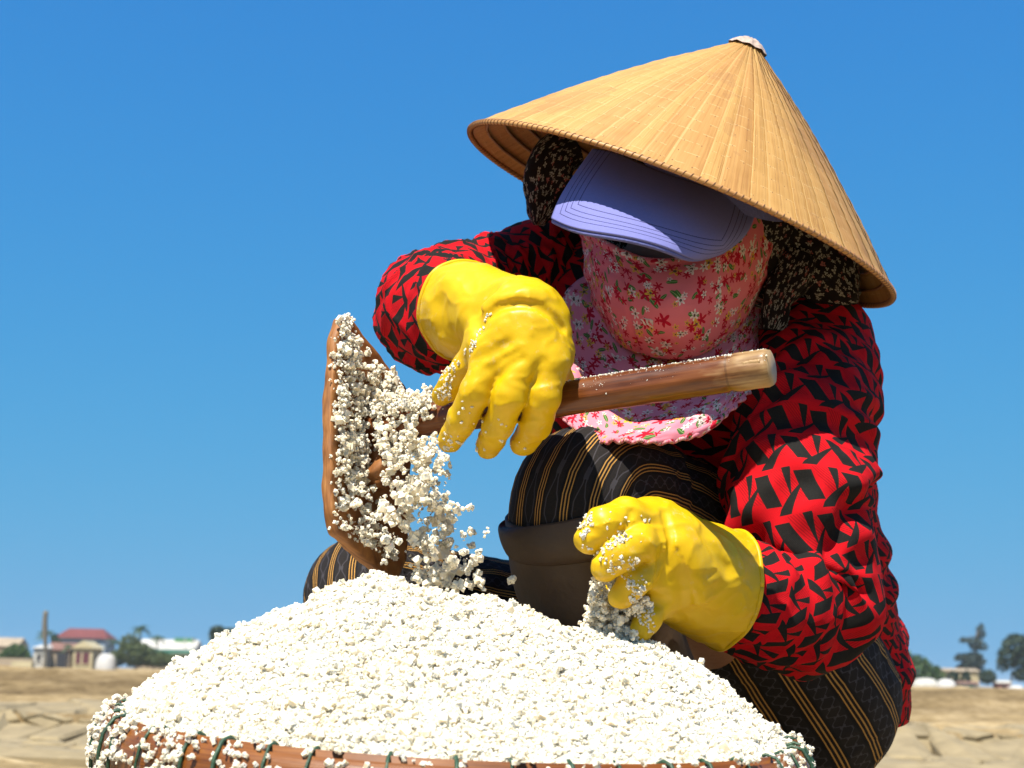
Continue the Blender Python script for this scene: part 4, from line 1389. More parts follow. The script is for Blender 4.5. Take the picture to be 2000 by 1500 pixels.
wl, cl = P(1292, 1095, 1.205), P(1418, 1152, 1.262)
fd_l, glove_l = glove('glove', wl, cl, 0.0370, 0.0455,
    [(P(1262, 1030, 1.194), .0200), (P(1278, 1068, 1.188), .0180), (P(1288, 1108, 1.194), .0160), (P(1290, 1148, 1.204), .0135)],
    [([P(1270, 1028, 1.190), P(1222, 1012, 1.168), P(1180, 1026, 1.154), P(1152, 1052, 1.152)], [.0167, .0151, .0140, .0113]),
     ([P(1284, 1066, 1.184), P(1245, 1060, 1.158), P(1208, 1082, 1.146), P(1182, 1108, 1.148)], [.0153, .0140, .0128, .0108]),
     ([P(1292, 1108, 1.192), P(1262, 1116, 1.168), P(1235, 1140, 1.156), P(1214, 1164, 1.156)], [.0130, .0115, .0110, .0097]),
     ([P(1294, 1150, 1.205), P(1282, 1182, 1.186), P(1266, 1208, 1.174), P(1252, 1232, 1.170)], [.0113, .0100, .0097, .0087]),
     ([P(1262, 1110, 1.225), P(1212, 1140, 1.228), P(1190, 1172, 1.222)], [.0167, .0140, .0112])],
    [([(1210, 1040), (1226, 1022), (1232, 1000)], 0.0030, 0.0020), ([(1297, 1000), (1308, 1050), (1306, 1100), (1285, 1140)], 0.0032, 0.0042),
     ([(1288, 1040), (1292, 1090), (1280, 1130)], 0.004, 0.0022), ([(1272, 1060), (1276, 1100), (1270, 1140)], 0.0035, -0.0018),
     ([(1312, 1090), (1325, 1130), (1335, 1180)], 0.007, 0.0030), ([(1340, 1060), (1362, 1110), (1372, 1170)], 0.008, -0.0028),
     ([(1375, 1045), (1400, 1085), (1420, 1110)], 0.006, 0.0028), ([(1330, 1200), (1360, 1190), (1400, 1210)], 0.008, 0.0026), ([(1240, 1135), (1262, 1130)], 0.003, 0.0016)],
    1.05, 1.35, 5.0, CR * 0.86 + CF * 0.42 - CU * 0.22, [(P(1275, 1050, 1.204), P(1302, 1120, 1.208), .026)])

# grains clinging to the gloves
def stick(fd, polys, n, r0, r1, d0, d1, extra=1):
    pts, rs = [], []
    for poly, k in polys:
        for x, y in scatter_px(poly, k):
            s_ = fd.surf(x, y, d0, d1)
            if s_ is not None:
                pts.append(s_ - CF * 0.0004); rs.append(RNG.uniform(r0, r1))
    return pts, rs
p1, r1_ = stick(fd_r, [([(850, 760), (880, 700), (900, 705), (880, 775), (856, 784)], 60), ([(905, 690), (950, 610), (960, 612), (920, 700)], 34), ([(862, 830), (880, 845), (905, 870), (870, 885)], 26),
                       ([(870, 760), (1000, 830), (1030, 880), (900, 880)], 30)], 0, 0.0007, 0.0018, 1.05, 1.32)
p2, r2_ = stick(fd_l, [([(1128, 1010), (1150, 990), (1160, 1010), (1140, 1060), (1160, 1075), (1135, 1070)], 70), ([(1160, 1085), (1215, 1035), (1235, 1050), (1180, 1080)], 60),
                       ([(1165, 1080), (1250, 1090), (1240, 1130), (1190, 1125)], 45), ([(1225, 1130), (1262, 1120), (1258, 1180), (1225, 1180)], 60), ([(1235, 1195), (1275, 1175), (1280, 1240), (1265, 1240)], 60),
                       ([(1150, 990), (1270, 1000), (1260, 1060), (1150, 1060)], 16)], 0, 0.0007, 0.0020, 1.05, 1.32)
pp, pr = clumped(np.array(p1 + p2), np.array(r1_ + r2_), 1, 2)
gv, gf = grains(pp, pr)
o = obj('glove_salt', gv, gf, M['salt'], None, smooth=False, loc=tuple(P(1100, 900, 1.2)))
tag(o, 'salt crystals clinging to the yellow rubber gloves', 'salt', kind='stuff')
PT, PR = [], []
for poly, n, r, d in [([(1160, 1085), (1215, 1040), (1240, 1050), (1180, 1085)], 50, .0020, 1.163), ([(1165, 1120), (1235, 1110), (1260, 1130), (1215, 1190), (1160, 1180), (1155, 1150)], 190, .0026, 1.182),
                      ([(1150, 1160), (1215, 1170), (1240, 1200), (1240, 1250), (1150, 1245), (1140, 1225)], 240, .0028, 1.180), ([(1140, 1225), (1250, 1220), (1270, 1265), (1130, 1255)], 120, .0026, 1.172),
                      ([(1225, 1165), (1265, 1165), (1275, 1190), (1230, 1200)], 50, .0022, 1.168)]:
    for x, y in scatter_px(poly, n):
        PT.append(P(x, y, d + RNG.normal(0, 0.008))); PR.append(r * RNG.uniform(0.6, 1.1))
pp, pr = clumped(np.array(PT), np.array(PR), 1, 4)
gv, gf = grains(pp, pr)
o = obj('handful_of_salt', gv, gf, M['salt'], None, smooth=False, loc=tuple(P(1200, 1200, 1.18)))
tag(o, 'handful of wet white salt trickling from the gloved fingers', 'salt', kind='stuff')

# ---- head coverings
def wrink(a, fx, fy, seed):
    def f(U, V, Gd):
        return a * fbm(np.stack([U * fx, V * fy, 0 * U + seed], -1), 3)
    return f
mask_rows = [
    [(1141, 455, 1.435), (1176, 470, 1.385), (1234, 500, 1.350), (1300, 511, 1.338), (1370, 497, 1.347), (1436, 430, 1.366), (1494, 362, 1.402), (1548, 372, 1.458)],
    [(1142, 505, 1.435), (1180, 530, 1.368), (1240, 560, 1.328), (1308, 570, 1.314), (1376, 560, 1.326), (1448, 520, 1.362), (1506, 462, 1.412), (1534, 462, 1.465)],
    [(1150, 552, 1.435), (1190, 600, 1.366), (1248, 632, 1.330), (1312, 642, 1.320), (1376, 632, 1.334), (1444, 586, 1.370), (1496, 522, 1.416), (1522, 510, 1.465)],
    [(1168, 604, 1.440), (1208, 664, 1.392), (1258, 692, 1.372), (1316, 699, 1.366), (1374, 688, 1.376), (1432, 644, 1.402), (1480, 582, 1.432), (1504, 552, 1.468)]]
def mask_disp(U, V, Gd):
    seam = -0.0016 * np.exp(-((U - 0.235 - 0.03 * V) / 0.008) ** 2)
    top = 0.0022 * np.exp(-((V - 0.02) / 0.03) ** 2)
    pull = 0.0020 * np.sin((V * 5.0 + U * 7.0 + 0.6 * np.sin(U * 9)) * 3.1) * np.clip(np.abs(U - 0.45) * 1.8 - 0.25, 0, 1)
    return seam + top + pull + 0.0011 * fbm(np.stack([U * 5, V * 4, 0 * U + 3.0], -1), 3)
v, f, u, MG = patch(mask_rows, 80, 130, mask_disp)
mask = obj('face_mask', v, f, M['mask'], person, u)
solid(mask, 0.0016)
edge = np.vstack([MG[0, 2:-2]]) - CF * 0.0006
v, f = tube(edge, 0.0018, 8)
uvs = np.concatenate([[(0.1 + i * 0.004, 0.02)] for fc in f for i in fc])
obj('mask_hem', v, f, M['mask'], mask, uvs)
edge = MG[-1, 1:-3] - CF * 0.0004
v, f = tube(edge, 0.0013, 8)
obj('mask_hem', v, f, M['mask'], mask, np.concatenate([[(0.3 + i * 0.004, 0.05)] for fc in f for i in fc]))
iy, ix = np.unravel_index(np.argmin(np.linalg.norm(PX(MG.reshape(-1, 3))[:, :2] - np.array([1262, 629]), axis=1)), MG.shape[:2])
q = MG[iy - 3:iy + 4, ix - 3:ix + 5] - CF * 0.0012
q = q + CF * (0.0006 * RNG.normal(size=q.shape[:2]))[..., None]
solid(obj('worn_patch', q.reshape(-1, 3), grid_faces(*q.shape[:2]), M['worn_patch'], mask, np.zeros((4 * (q.shape[0] - 1) * (q.shape[1] - 1), 2))), 0.0008)

bib_rows = [
    [(1150, 535, 1.475), (1215, 600, 1.425), (1312, 650, 1.400), (1420, 630, 1.415), (1500, 575, 1.480)],
    [(1100, 590, 1.460), (1195, 672, 1.405), (1312, 706, 1.378), (1418, 688, 1.395), (1482, 630, 1.460)],
    [(1082, 690, 1.410), (1180, 752, 1.352), (1305, 772, 1.335), (1412, 752, 1.352), (1478, 690, 1.420)],
    [(1082, 780, 1.345), (1165, 822, 1.296), (1290, 832, 1.284), (1400, 808, 1.308), (1468, 735, 1.370)],
    [(1090, 808, 1.325), (1150, 852, 1.280), (1255, 868, 1.266), (1385, 838, 1.290), (1458, 765, 1.355)]]
def bib_disp(U, V, Gd):
    return 0.006 * np.sin(U * 11 + V * 2.0) * V ** 2 * 0.6 + 0.0045 * fbm(np.stack([U * 5, V * 3.5, 0 * U + 9.0], -1), 3) + 0.0018 * np.sin(U * 120) * np.exp(-((V - 1) / 0.03) ** 2)
v, f, u, BG = patch(bib_rows, 90, 130, bib_disp)
bib = obj('neck_flap', v, f, M['bib'], person, u)
solid(bib, 0.0016)
v, f = tube(BG[-1] - CF * 0.0003, 0.0016, 8)
obj('flap_hem', v, f, M['bib'], bib, np.concatenate([[(0.3 + i * 0.003, 0.05)] for fc in f for i in fc]))
# turned-back corner of the flap beside the glove
v, f, u, _ = patch([[(1092, 700, 1.36), (1118, 712, 1.345), (1138, 728, 1.35)], [(1090, 730, 1.34), (1116, 742, 1.325), (1136, 752, 1.33)], [(1090, 770, 1.34), (1112, 776, 1.325), (1130, 776, 1.33)]], 16, 20)
solid(obj('flap_fold', v, f, M['bib'], bib, u), 0.0015)

# cap: brim and crown
visor_cols = [[(1160, 296, 1.372), (1132, 335, 1.342), (1100, 385, 1.316), (1081, 430, 1.302)],
              [(1205, 305, 1.348), (1168, 358, 1.308), (1142, 410, 1.280), (1134, 451, 1.264)],
              [(1275, 335, 1.336), (1243, 385, 1.294), (1222, 432, 1.263), (1214, 465, 1.248)],
              [(1352, 362, 1.336), (1332, 410, 1.296), (1311, 456, 1.267), (1298, 487, 1.252)],
              [(1424, 384, 1.352), (1412, 428, 1.322), (1390, 472, 1.292), (1352, 504, 1.274)],
              [(1472, 398, 1.384), (1468, 425, 1.362), (1448, 460, 1.338), (1408, 491, 1.318)]]
vr = [[c[i] for c in visor_cols] for i in range(4)]
v, f, u, VG = patch(vr, 50, 80)
uvn = grid_uv(np.linspace(0, 1, 80), np.linspace(0, 1, 50))
cap = obj('cap', *[x for x in (lambda c: (c[0], c[1]))(
    (lambda th, ph: (np.array([J['head'] + hf * 0.006 + hu * 0.012 + hr * (0.078 * math.cos(t) * math.cos(p)) + hf * (0.094 * math.sin(t) * math.cos(p)) + hu * (0.106 * math.sin(p)) for p in ph for t in th]),
                     grid_faces(len(ph), len(th), wrap=True)))(np.linspace(0, 2 * math.pi, 64, endpoint=False), np.linspace(0.42, math.pi / 2 - 0.02, 20)))], M['cap'], person)
visor = obj('brim', v, f, M['visor'], cap, uvn)
solid(visor, 0.0030)
v, f = tube(np.vstack([VG[:, 0], VG[-1, 1:-1], VG[::-1, -1]]) - CF * 0.0 + CU * -0.0012, 0.0018, 8)
obj('brim_edge', v, f, M['cap'], cap)

# head scarf under the hat: hood, side drapes, knotted end
th, ph = np.linspace(0, 2 * math.pi, 96, endpoint=False), np.linspace(-1.0, 1.45, 40)
hood = np.array([[J['head'] - hf * 0.028 + hu * 0.015 + hr * (0.092 * math.cos(t) * math.cos(p)) + hf * (0.088 * math.sin(t) * math.cos(p)) + hu * (0.115 * math.sin(p)) for t in th] for p in ph])
hd = 0.005 * fbm(hood * 30.0, 3)
hood = hood + (hood - J['head']) / np.linalg.norm(hood - J['head'], axis=2, keepdims=True) * hd[..., None]
v = hood.reshape(-1, 3)
scarf = obj('head_scarf', v, grid_faces(len(ph), len(th), wrap=True), M['scarf'], person, grid_uv(np.linspace(0, 0.55, 97), np.linspace(0, 0.28, 40)))
def cloth_tube(name, st, amp, seed, nseg=64, w=0.25):
    fs = fold_set(6, 0, 0.09, amp, 0.008, seed, 0.06, 0.8)
    v, f, u, _, _ = loft(st, 60, nseg, lambda s, t, V: fs(s, t) + amp * 0.9 * fbm(V * 45.0, 3) + amp * 0.8 * np.sin(3 * t + s * 40), uvw=w)
    return obj(name, v, f, M['scarf'], scarf, u)
cloth_tube('scarf_drape', [(1125, 290, 1.455, .016, .018), (1085, 312, 1.452, .020, .021), (1066, 352, 1.450, .019, .021), (1057, 395, 1.448, .014, .0155), (1053, 425, 1.447, .008, .009), (1051, 440, 1.447, .003, .003)], 0.0022, 3)
cloth_tube('scarf_drape', [(1530, 440, 1.445, .02, .03), (1580, 500, 1.452, .024, .034), (1625, 545, 1.458, .020, .028), (1655, 572, 1.462, .013, .016), (1672, 585, 1.465, .004, .006)], 0.0030, 7)
cloth_tube('scarf_tail', [(1565, 500, 1.432, .012, .016), (1540, 548, 1.424, .011, .015), (1518, 585, 1.418, .009, .013), (1508, 618, 1.415, .0085, .0125), (1504, 644, 1.414, .006, .0095)], 0.0024, 9)
cloth_tube('scarf_tail', [(1480, 560, 1.438, .008, .012), (1500, 575, 1.432, .010, .014), (1530, 570, 1.430, .010, .014), (1560, 545, 1.44, .010, .014)], 0.0024, 12)
for s_ in (-1, 1):
    c = J['head'] + hr * s_ * 0.030 + hf * 0.072 + hu * 0.004
    ev = np.array([c + hr * 0.013 * math.cos(a) * math.cos(b) + hu * 0.008 * math.sin(b) + hf * 0.008 * math.sin(a) * math.cos(b) for b in np.linspace(-1.5, 1.5, 9) for a in np.linspace(0, 2 * math.pi, 16, endpoint=False)])
    obj('eye', ev, grid_faces(9, 16, wrap=True), M['eye'], person)

# ================================================================== conical palm-leaf hat
HC = P(1325, 423, 1.444)                         # centre of the rim circle
p_img = CR * 0.380 + CU * 0.925                  # crown direction in the picture plane
view = HC - CP; view /= np.linalg.norm(view)
p_img -= view * (p_img @ view); p_img /= np.linalg.norm(p_img)
al = math.radians(9.5)
hat_ax = p_img * math.cos(al) + view * math.sin(al)
h1 = np.cross(hat_ax, view); h1 /= np.linalg.norm(h1); h2 = np.cross(hat_ax, h1)
HAT_R, HAT_H = 0.2058, 0.177
hat = empty('conical_hat', tuple(HC))
tag(hat, 'conical hat of sewn tan palm leaves on the crouching worker', 'hat')
def hat_pt(a, t, off=0.0):
    """t 0 at the tip, 1 at the rim; slightly bowed sides."""
    bow = 0.006 * math.sin(math.pi * t)
    r = HAT_R * t + bow * 0.65 + off * 0.65
    return HC + hat_ax * (HAT_H * (1 - t) + bow * 0.75 + off * 0.75) + (h1 * math.cos(a) + h2 * math.sin(a)) * r
NP_ = 60
hat_j = [random.uniform(-0.28, 0.28) for _ in range(60)]
for i in range(NP_):
    a0, a1 = 2 * math.pi * (i + hat_j[i]) / NP_, 2 * math.pi * (i + 1.12 + hat_j[(i + 1) % NP_]) / NP_
    jit = random.uniform(-0.012, 0.012)
    rows, cols = 49, 5
    V = []
    for r in range(rows):
        t = 0.03 + 0.97 * r / (rows - 1)
        ring = 0.00028 * math.cos(2 * math.pi * (t * 16 + 0.25 * hat_j[i]))
        for c in range(cols):
            k = c / (cols - 1)
            a = a0 + (a1 - a0) * k + jit * t * 0.6
            lap = 0.0008 * (1 - k) + 0.0004 * math.sin(math.pi * k)
            V.append(hat_pt(a, t, lap + ring + 0.0006 * float(vnoise(np.array([a * 9.0, t * 7.0, 3.3])))))
    uv = grid_uv(np.linspace(0, 1, cols), np.linspace(0.03, 1, rows))
    o = obj('palm_leaf', np.array(V), grid_faces(rows, cols), M['leaf'], hat, uv)
    o.color = (random.random(),) * 3 + (1,)
ang = np.linspace(0, 2 * math.pi, 180, endpoint=False)
# inner lining and hoops seen from below
V = np.array([hat_pt(a, t, -0.0012) for t in np.linspace(0.03, 1, 24) for a in ang])
obj('lining', V, grid_faces(24, 180, wrap=True)[:, ::-1], M['leaf'], hat, grid_uv(np.linspace(0, 40, 181), np.linspace(0.03, 1, 24)).reshape(-1, 4, 2)[:, ::-1].reshape(-1, 2) * np.array([1.0, 1.0]))
for t in np.arange(0.32, 0.97, 0.0625):
    v, f = tube([hat_pt(a, t, -0.0030) for a in ang], 0.0015, 6, closed=True)
    obj('hoop', v, f, M['hoop'], hat)
v, f = tube([hat_pt(a, 1.004, -0.0008) for a in ang], 0.0025, 8, closed=True)
rim_o = obj('rim', v, f, M['rim'], hat, np.concatenate([[((i % 8) / 8, (i // 8) * 0.007)] for fc in f for i in fc]))
# whipping thread wound round the rim
wind = []
NW = 210
for i in range(NW * 8):
    a = 2 * math.pi * i / (NW * 8); b = 2 * math.pi * i / 8
    c = hat_pt(a, 1.004, -0.0008)
    out = (h1 * math.cos(a) + h2 * math.sin(a))
    wind.append(c + (out * math.cos(b) + hat_ax * math.sin(b)) * 0.0027)
v, f = tube(wind, 0.00045, 4, closed=True)
obj('rim_thread', v, f, M['hoop'], rim_o)
V, F = [], []
prof = [(0.075, 0.0035), (0.060, 0.0042), (0.035, 0.0046), (0.012, 0.0030), (0.0, 0.0005)]
for t, off in prof:
    for a in ang[::5]:
        V.append(hat_pt(a, t, off + 0.0007 * math.sin(a * 9)))
obj('tip_cap', np.array(V), grid_faces(len(prof), 36, wrap=True)[:, ::-1], M['tip'], hat)

# ================================================================== the village behind
def mat_wall(name, col): return mat_plain(name, col, 0.85, 0.15, 0.6)
for nm, c in dict(white=(0.44, 0.43, 0.40), pale_blue=(0.30, 0.38, 0.45), cream=(0.42, 0.36, 0.22), beige=(0.30, 0.24, 0.17), red_tile=(0.13, 0.033, 0.032), brown_tile=(0.17, 0.085, 0.065), green_sheet=(0.06, 0.20, 0.08),
                  teal=(0.03, 0.17, 0.13), dark=(0.02, 0.022, 0.03), maroon=(0.09, 0.02, 0.03), trunk=(0.12, 0.09, 0.065), grey_wood=(0.13, 0.125, 0.11), pink=(0.36, 0.17, 0.15), tarp=(0.46, 0.45, 0.44)).items():
    M['v_' + nm] = mat_wall('village_' + nm, c)
def mat_leaf(name, a, b):
    g = G(name)
    n = g.noise(g.coord('Object'), 1.4, 3.0)
    g.set(Base_Color=g.ramp(n, (0.3, a), (0.7, b)), Roughness=0.6)
    tr = g.node('ShaderNodeBsdfTranslucent'); g.put(tr.inputs[0], b)
    mx = g.node('ShaderNodeMixShader'); mx.inputs[0].default_value = 0.2
    g.nt.links.new(g.b.outputs[0], mx.inputs[1]); g.nt.links.new(tr.outputs[0], mx.inputs[2]); g.nt.links.new(mx.outputs[0], g.out.inputs[0])
    return g.mat
M['l_bush'] = mat_leaf('bush_leaves', (0.022, 0.060, 0.010), (0.060, 0.120, 0.020))
M['l_olive'] = mat_leaf('olive_leaves', (0.040, 0.066, 0.014), (0.085, 0.110, 0.028))
M['l_dark'] = mat_leaf('dark_leaves', (0.010, 0.028, 0.014), (0.026, 0.058, 0.026))
M['l_palm'] = mat_leaf('palm_fronds', (0.018, 0.050, 0.018), (0.045, 0.090, 0.030))
M['l_needle'] = mat_leaf('casuarina_needles', (0.020, 0.040, 0.036), (0.042, 0.072, 0.062))

def zat(px, py, d): return float(P(px, py, d)[2])
def xat(px, d): return float(P(px, 1320, d)[0])
def yat(px, d): return float(P(px, 1320, d)[1])
def box(x0, x1, y0, y1, z0, z1):
    V = np.array([(x, y, z) for z in (z0, z1) for y in (y0, y1) for x in (x0, x1)])
    return V, [[0, 2, 3, 1], [4, 5, 7, 6], [0, 1, 5, 4], [2, 6, 7, 3], [0, 4, 6, 2], [1, 3, 7, 5]]
def gable(x0, x1, y0, y1, z0, z1, hip=0.0, ridge_x=True):
    if ridge_x:
        ym = (y0 + y1) / 2
        r = [(x0 + hip, ym, z1), (x1 - hip, ym, z1)]
        V = [(x0, y0, z0), (x1, y0, z0), (x1, y1, z0), (x0, y1, z0)] + r
        F = [[0, 1, 5, 4], [2, 3, 4, 5], [0, 4, 3], [1, 2, 5], [3, 2, 1, 0]]
    else:
        xm = (x0 + x1) / 2
        V = [(x0, y0, z0), (x1, y0, z0), (x1, y1, z0), (x0, y1, z0), (xm, y0 + hip, z1), (xm, y1 - hip, z1)]
        F = [[0, 4, 5, 3], [1, 2, 5, 4], [0, 1, 4], [2, 3, 5], [3, 2, 1, 0]]
    return np.array(V, float), F
def house(name, label, px0, px1, y_eave, y_roof, d, wall, roof, wins, depth=6.0, hip=0.0, ridge_x=True, over=0.35, cat='house'):
    x0, x1, y0 = xat(px0, d), xat(px1, d), yat((px0 + px1) / 2, d)
    ze, zr = zat((px0 + px1) / 2, y_eave, d), zat((px0 + px1) / 2, y_roof, d)
    h = empty(name, ((x0 + x1) / 2, y0, 0))
    tag(h, label, cat)
    v, f = box(x0, x1, y0, y0 + depth, -0.2, ze)
    obj('wall', v, f, wall, h, smooth=False)
    v, f = gable(x0 - over, x1 + over, y0 - over, y0 + depth + over, ze + 0.004, zr, hip, ridge_x)
    obj('roof', v, f, roof, h, smooth=False)
    for (a, b, c, e, m, nm) in wins:
        wx0, wx1 = x0 + (x1 - x0) * a, x0 + (x1 - x0) * b
        v, f = box(wx0, wx1, y0 - 0.05, y0 + 0.1, ze * c, ze * e)
        w = obj(nm, v, f, m, h, smooth=False)
        if nm == 'window':
            v, f = box(wx0 - 0.08, wx1 + 0.08, y0 - 0.14, y0 - 0.04, ze * c - 0.14, ze * c - 0.003)
            obj('sill', v, f, wall, w, smooth=False)
    return h
D0 = 240.0
house('house', 'two storey pale blue house with red tiled roof', 106, 200, 1246, 1226, D0 + 12, M['v_pale_blue'], M['v_red_tile'],
      [(.12, .24, .62, .85, M['v_dark'], 'window'), (.42, .56, .62, .85, M['v_dark'], 'window'), (.74, .88, .62, .85, M['v_dark'], 'window'), (.45, .6, .0, .4, M['v_maroon'], 'door')], hip=1.6, over=0.5)
house('house', 'small white house at the end of the pale boundary wall', 62, 87, 1266, 1259, D0, M['v_white'], M['v_white'], [(.3, .6, .35, .7, M['v_dark'], 'window')], hip=0.5)
house('shed', 'low brown roofed open shed before the blue house', 89, 134, 1269, 1254, D0 + 2, M['v_beige'], M['v_brown_tile'], [(.42, .95, .02, .8, M['v_dark'], 'opening')], cat='shed')
house('house', 'cream gabled house with maroon shutters', 140, 178, 1266, 1251, D0 + 1, M['v_cream'], M['v_cream'], [(.14, .40, .25, .8, M['v_maroon'], 'window'), (.50, .84, .25, .8, M['v_maroon'], 'window')], ridge_x=False)
house('house', 'beige house half hidden by bush, beyond the boundary wall', -40, 27, 1262, 1244, D0 + 20, M['v_beige'], M['v_beige'], [(.7, .85, .4, .7, M['v_dark'], 'window')])
hb = house('long_house', 'long white sheet roofed building with green ridge above the bushes', 268, 374, 1268, 1248, D0 + 16, M['v_beige'], M['v_white'], [(.2, .35, .3, .7, M['v_dark'], 'window'), (.6, .75, .3, .7, M['v_dark'], 'window')], depth=7.0, cat='building')
x0, x1, yy = xat(330, D0 + 16), xat(368, D0 + 16), yat(330, D0 + 16)
v, f = box(x0, x1, yy + 2.6, yy + 4.6, zat(350, 1256, D0 + 16), zat(350, 1245, D0 + 16)); obj('roof_cabin', v, f, M['v_green_sheet'], hb, smooth=False)
x0, x1 = xat(264, D0 + 16), xat(379, D0 + 16)
v, f = box(x0, x1, yy - 0.55, yy - 0.36, zat(320, 1276, D0 + 16), zat(320, 1269, D0 + 16)); obj('fascia', v, f, M['v_teal'], hb, smooth=False)
for px in (357, 372):
    v, f = box(xat(px, D0 + 16), xat(px + 2, D0 + 16), yy - 0.2, yy, zat(px, 1268, D0 + 16), zat(px, 1246, D0 + 16)); obj('roof_post', v, f, M['v_white'], hb, smooth=False)
v, f = box(xat(-60, D0 - 6), xat(62, D0 - 6), yat(0, D0 - 6), yat(0, D0 - 6) + 0.3, -0.2, zat(0, 1285, D0 - 6))
tag(obj('boundary_wall', v, f, M['v_beige'], None, smooth=False), 'low pale boundary wall left of the white house', 'wall')
v, f = box(xat(20, D0 - 9), xat(60, D0 - 9), yat(0, D0 - 9), yat(0, D0 - 9) + 1.5, -0.1, zat(40, 1292, D0 - 9))
tag(obj('salt_store_block', v, f, M['v_cream'], None, smooth=False), 'low cream block before the pale boundary wall', 'block')
def mound(label, px0, px1, y_top, d, mat):
    c = np.array([(xat(px0, d) + xat(px1, d)) / 2, yat(px0, d) + 1.5, 0])
    rx, h = (xat(px1, d) - xat(px0, d)) / 2, zat((px0 + px1) / 2, y_top, d)
    V = np.array([[c + np.array([rx * math.cos(a) * math.cos(p) ** 0.6, 1.5 * math.sin(a) * math.cos(p) ** 0.6, max(h, .3) * math.sin(p) ** 0.9 - 0.05]) * 1.0 for a in np.linspace(0, 2 * math.pi, 24, endpoint=False)] for p in np.linspace(0, 1.54, 9)])
    V = V + 0.06 * fbm(V * 0.9, 2)[..., None]
    tag(obj('covered_salt_mound', V.reshape(-1, 3), grid_faces(9, 24, wrap=True), mat, None, loc=tuple(c)), label, 'mound')
mound('white sheeted mound right of the cream gabled house', 180, 221, 1276, D0 - 3, M['v_tarp'])
mound('wide pinkish white sheeted mound before the green tree', 1786, 1838, 1324, D0 - 5, M['v_white'])
mound('bright white sheeted mound before the cream farmhouse', 1834, 1872, 1326, D0 - 6, M['v_tarp'])
mound('small white sheeted mound at the frame edge under the leaning tree', 1974, 2004, 1338, D0 - 4, M['v_tarp'])
house('house', 'cream flat farmhouse behind the sheeted mounds', 1842, 1912, 1311, 1305, D0 + 22, M['v_cream'], M['v_beige'], [(.12, .22, .3, .8, M['v_dark'], 'window'), (.62, .74, .1, .8, M['v_dark'], 'window')])
house('shed', 'small pink walled shed by the leaning tree', 1950, 1972, 1334, 1329, D0 + 6, M['v_pink'], M['v_white'], [(.3, .6, .0, .6, M['v_dark'], 'door')], depth=3.0, cat='shed')
house('shed', 'low white shed between farmhouse and pink shed', 1876, 1910, 1335, 1331, D0 - 1, M['v_white'], M['v_brown_tile'], [(.5, .7, .0, .7, M['v_teal'], 'door')], depth=3.0, cat='shed')

def leaf_cloud(lobes, n, size, seed):
    r = np.random.default_rng(seed)
    lobes = np.array(lobes, float)                     # cx, cy, cz, rx, rz
    w = lobes[:, 3] ** 2 * lobes[:, 4]; w = w / w.sum()
    k = r.choice(len(lobes), n, p=w)
    q = r.normal(size=(n, 3)); q /= np.linalg.norm(q, axis=1, keepdims=True)
    q *= (r.uniform(0.25, 1, n) ** 0.45)[:, None]
    L = lobes[k]
    c = L[:, :3] + q * np.stack([L[:, 3], L[:, 3], L[:, 4]], -1)
    R = rand_rot(n, r)
    s = size * r.uniform(0.6, 1.3, n)
    quad = np.array([(-1, -.45, 0), (0.1, -.6, .15), (1, 0, 0), (0.1, .6, .15)])
    V = np.einsum('nij,vj->nvi', R, quad) * s[:, None, None] + c[:, None]
    return V.reshape(-1, 3), np.arange(4 * n).reshape(n, 4)
def leafy(name, label, px, base_d, lobes_px, n, size, mat, trunk=None, seed=1, cat='tree'):
    """lobes_px: (px, py, rx_px, ry_px)."""
    d = base_d
    c = np.array([xat(px, d), yat(px, d), 0.0])
    t = empty(name, tuple(c)); tag(t, label, cat)
    k = d / F_PX
    lobes = [(xat(a, d), yat(a, d) + random.uniform(-.5, .5), zat(a, b, d), rx * k, ry * k) for a, b, rx, ry in lobes_px]
    v, f = leaf_cloud(lobes, n, size, seed)
    obj('crown', v, f, mat, t, smooth=False)
    pth = trunk or [(px, 1310), lobes_px[0][:2]]
    st = [(xat(a, d), yat(a, d), zat(a, b, d) if i else -0.2, 0.16 * (1 - 0.5 * i / len(pth)), 0.16 * (1 - 0.5 * i / len(pth))) for i, (a, b) in enumerate(pth)]
    if len(st) == 2: st.insert(1, tuple((np.array(st[0]) + np.array(st[1])) / 2 + np.array([.1, 0, 0, 0, 0])))
    v, f, u, _, _ = loft(st, 10, 8, ref=(0, 1, 0), world=True)
    tk = obj('trunk', v, f, M['v_trunk'], t, u)
    top = np.array(st[-1][:3])
    for j in range(min(4, len(lobes))):
        e = np.array(lobes[j][:3])
        v, f, u, _, _ = loft([tuple(top * .4 + np.array(st[1][:3]) * .6) + (.07, .07), tuple((top + e) / 2 - np.array([0, 0, .15])) + (.05, .05), tuple(e) + (.02, .02)], 6, 6, ref=(0.1, 1, 0.2), world=True)
        obj('limb', v, f, M['v_trunk'], tk, u)
    return t
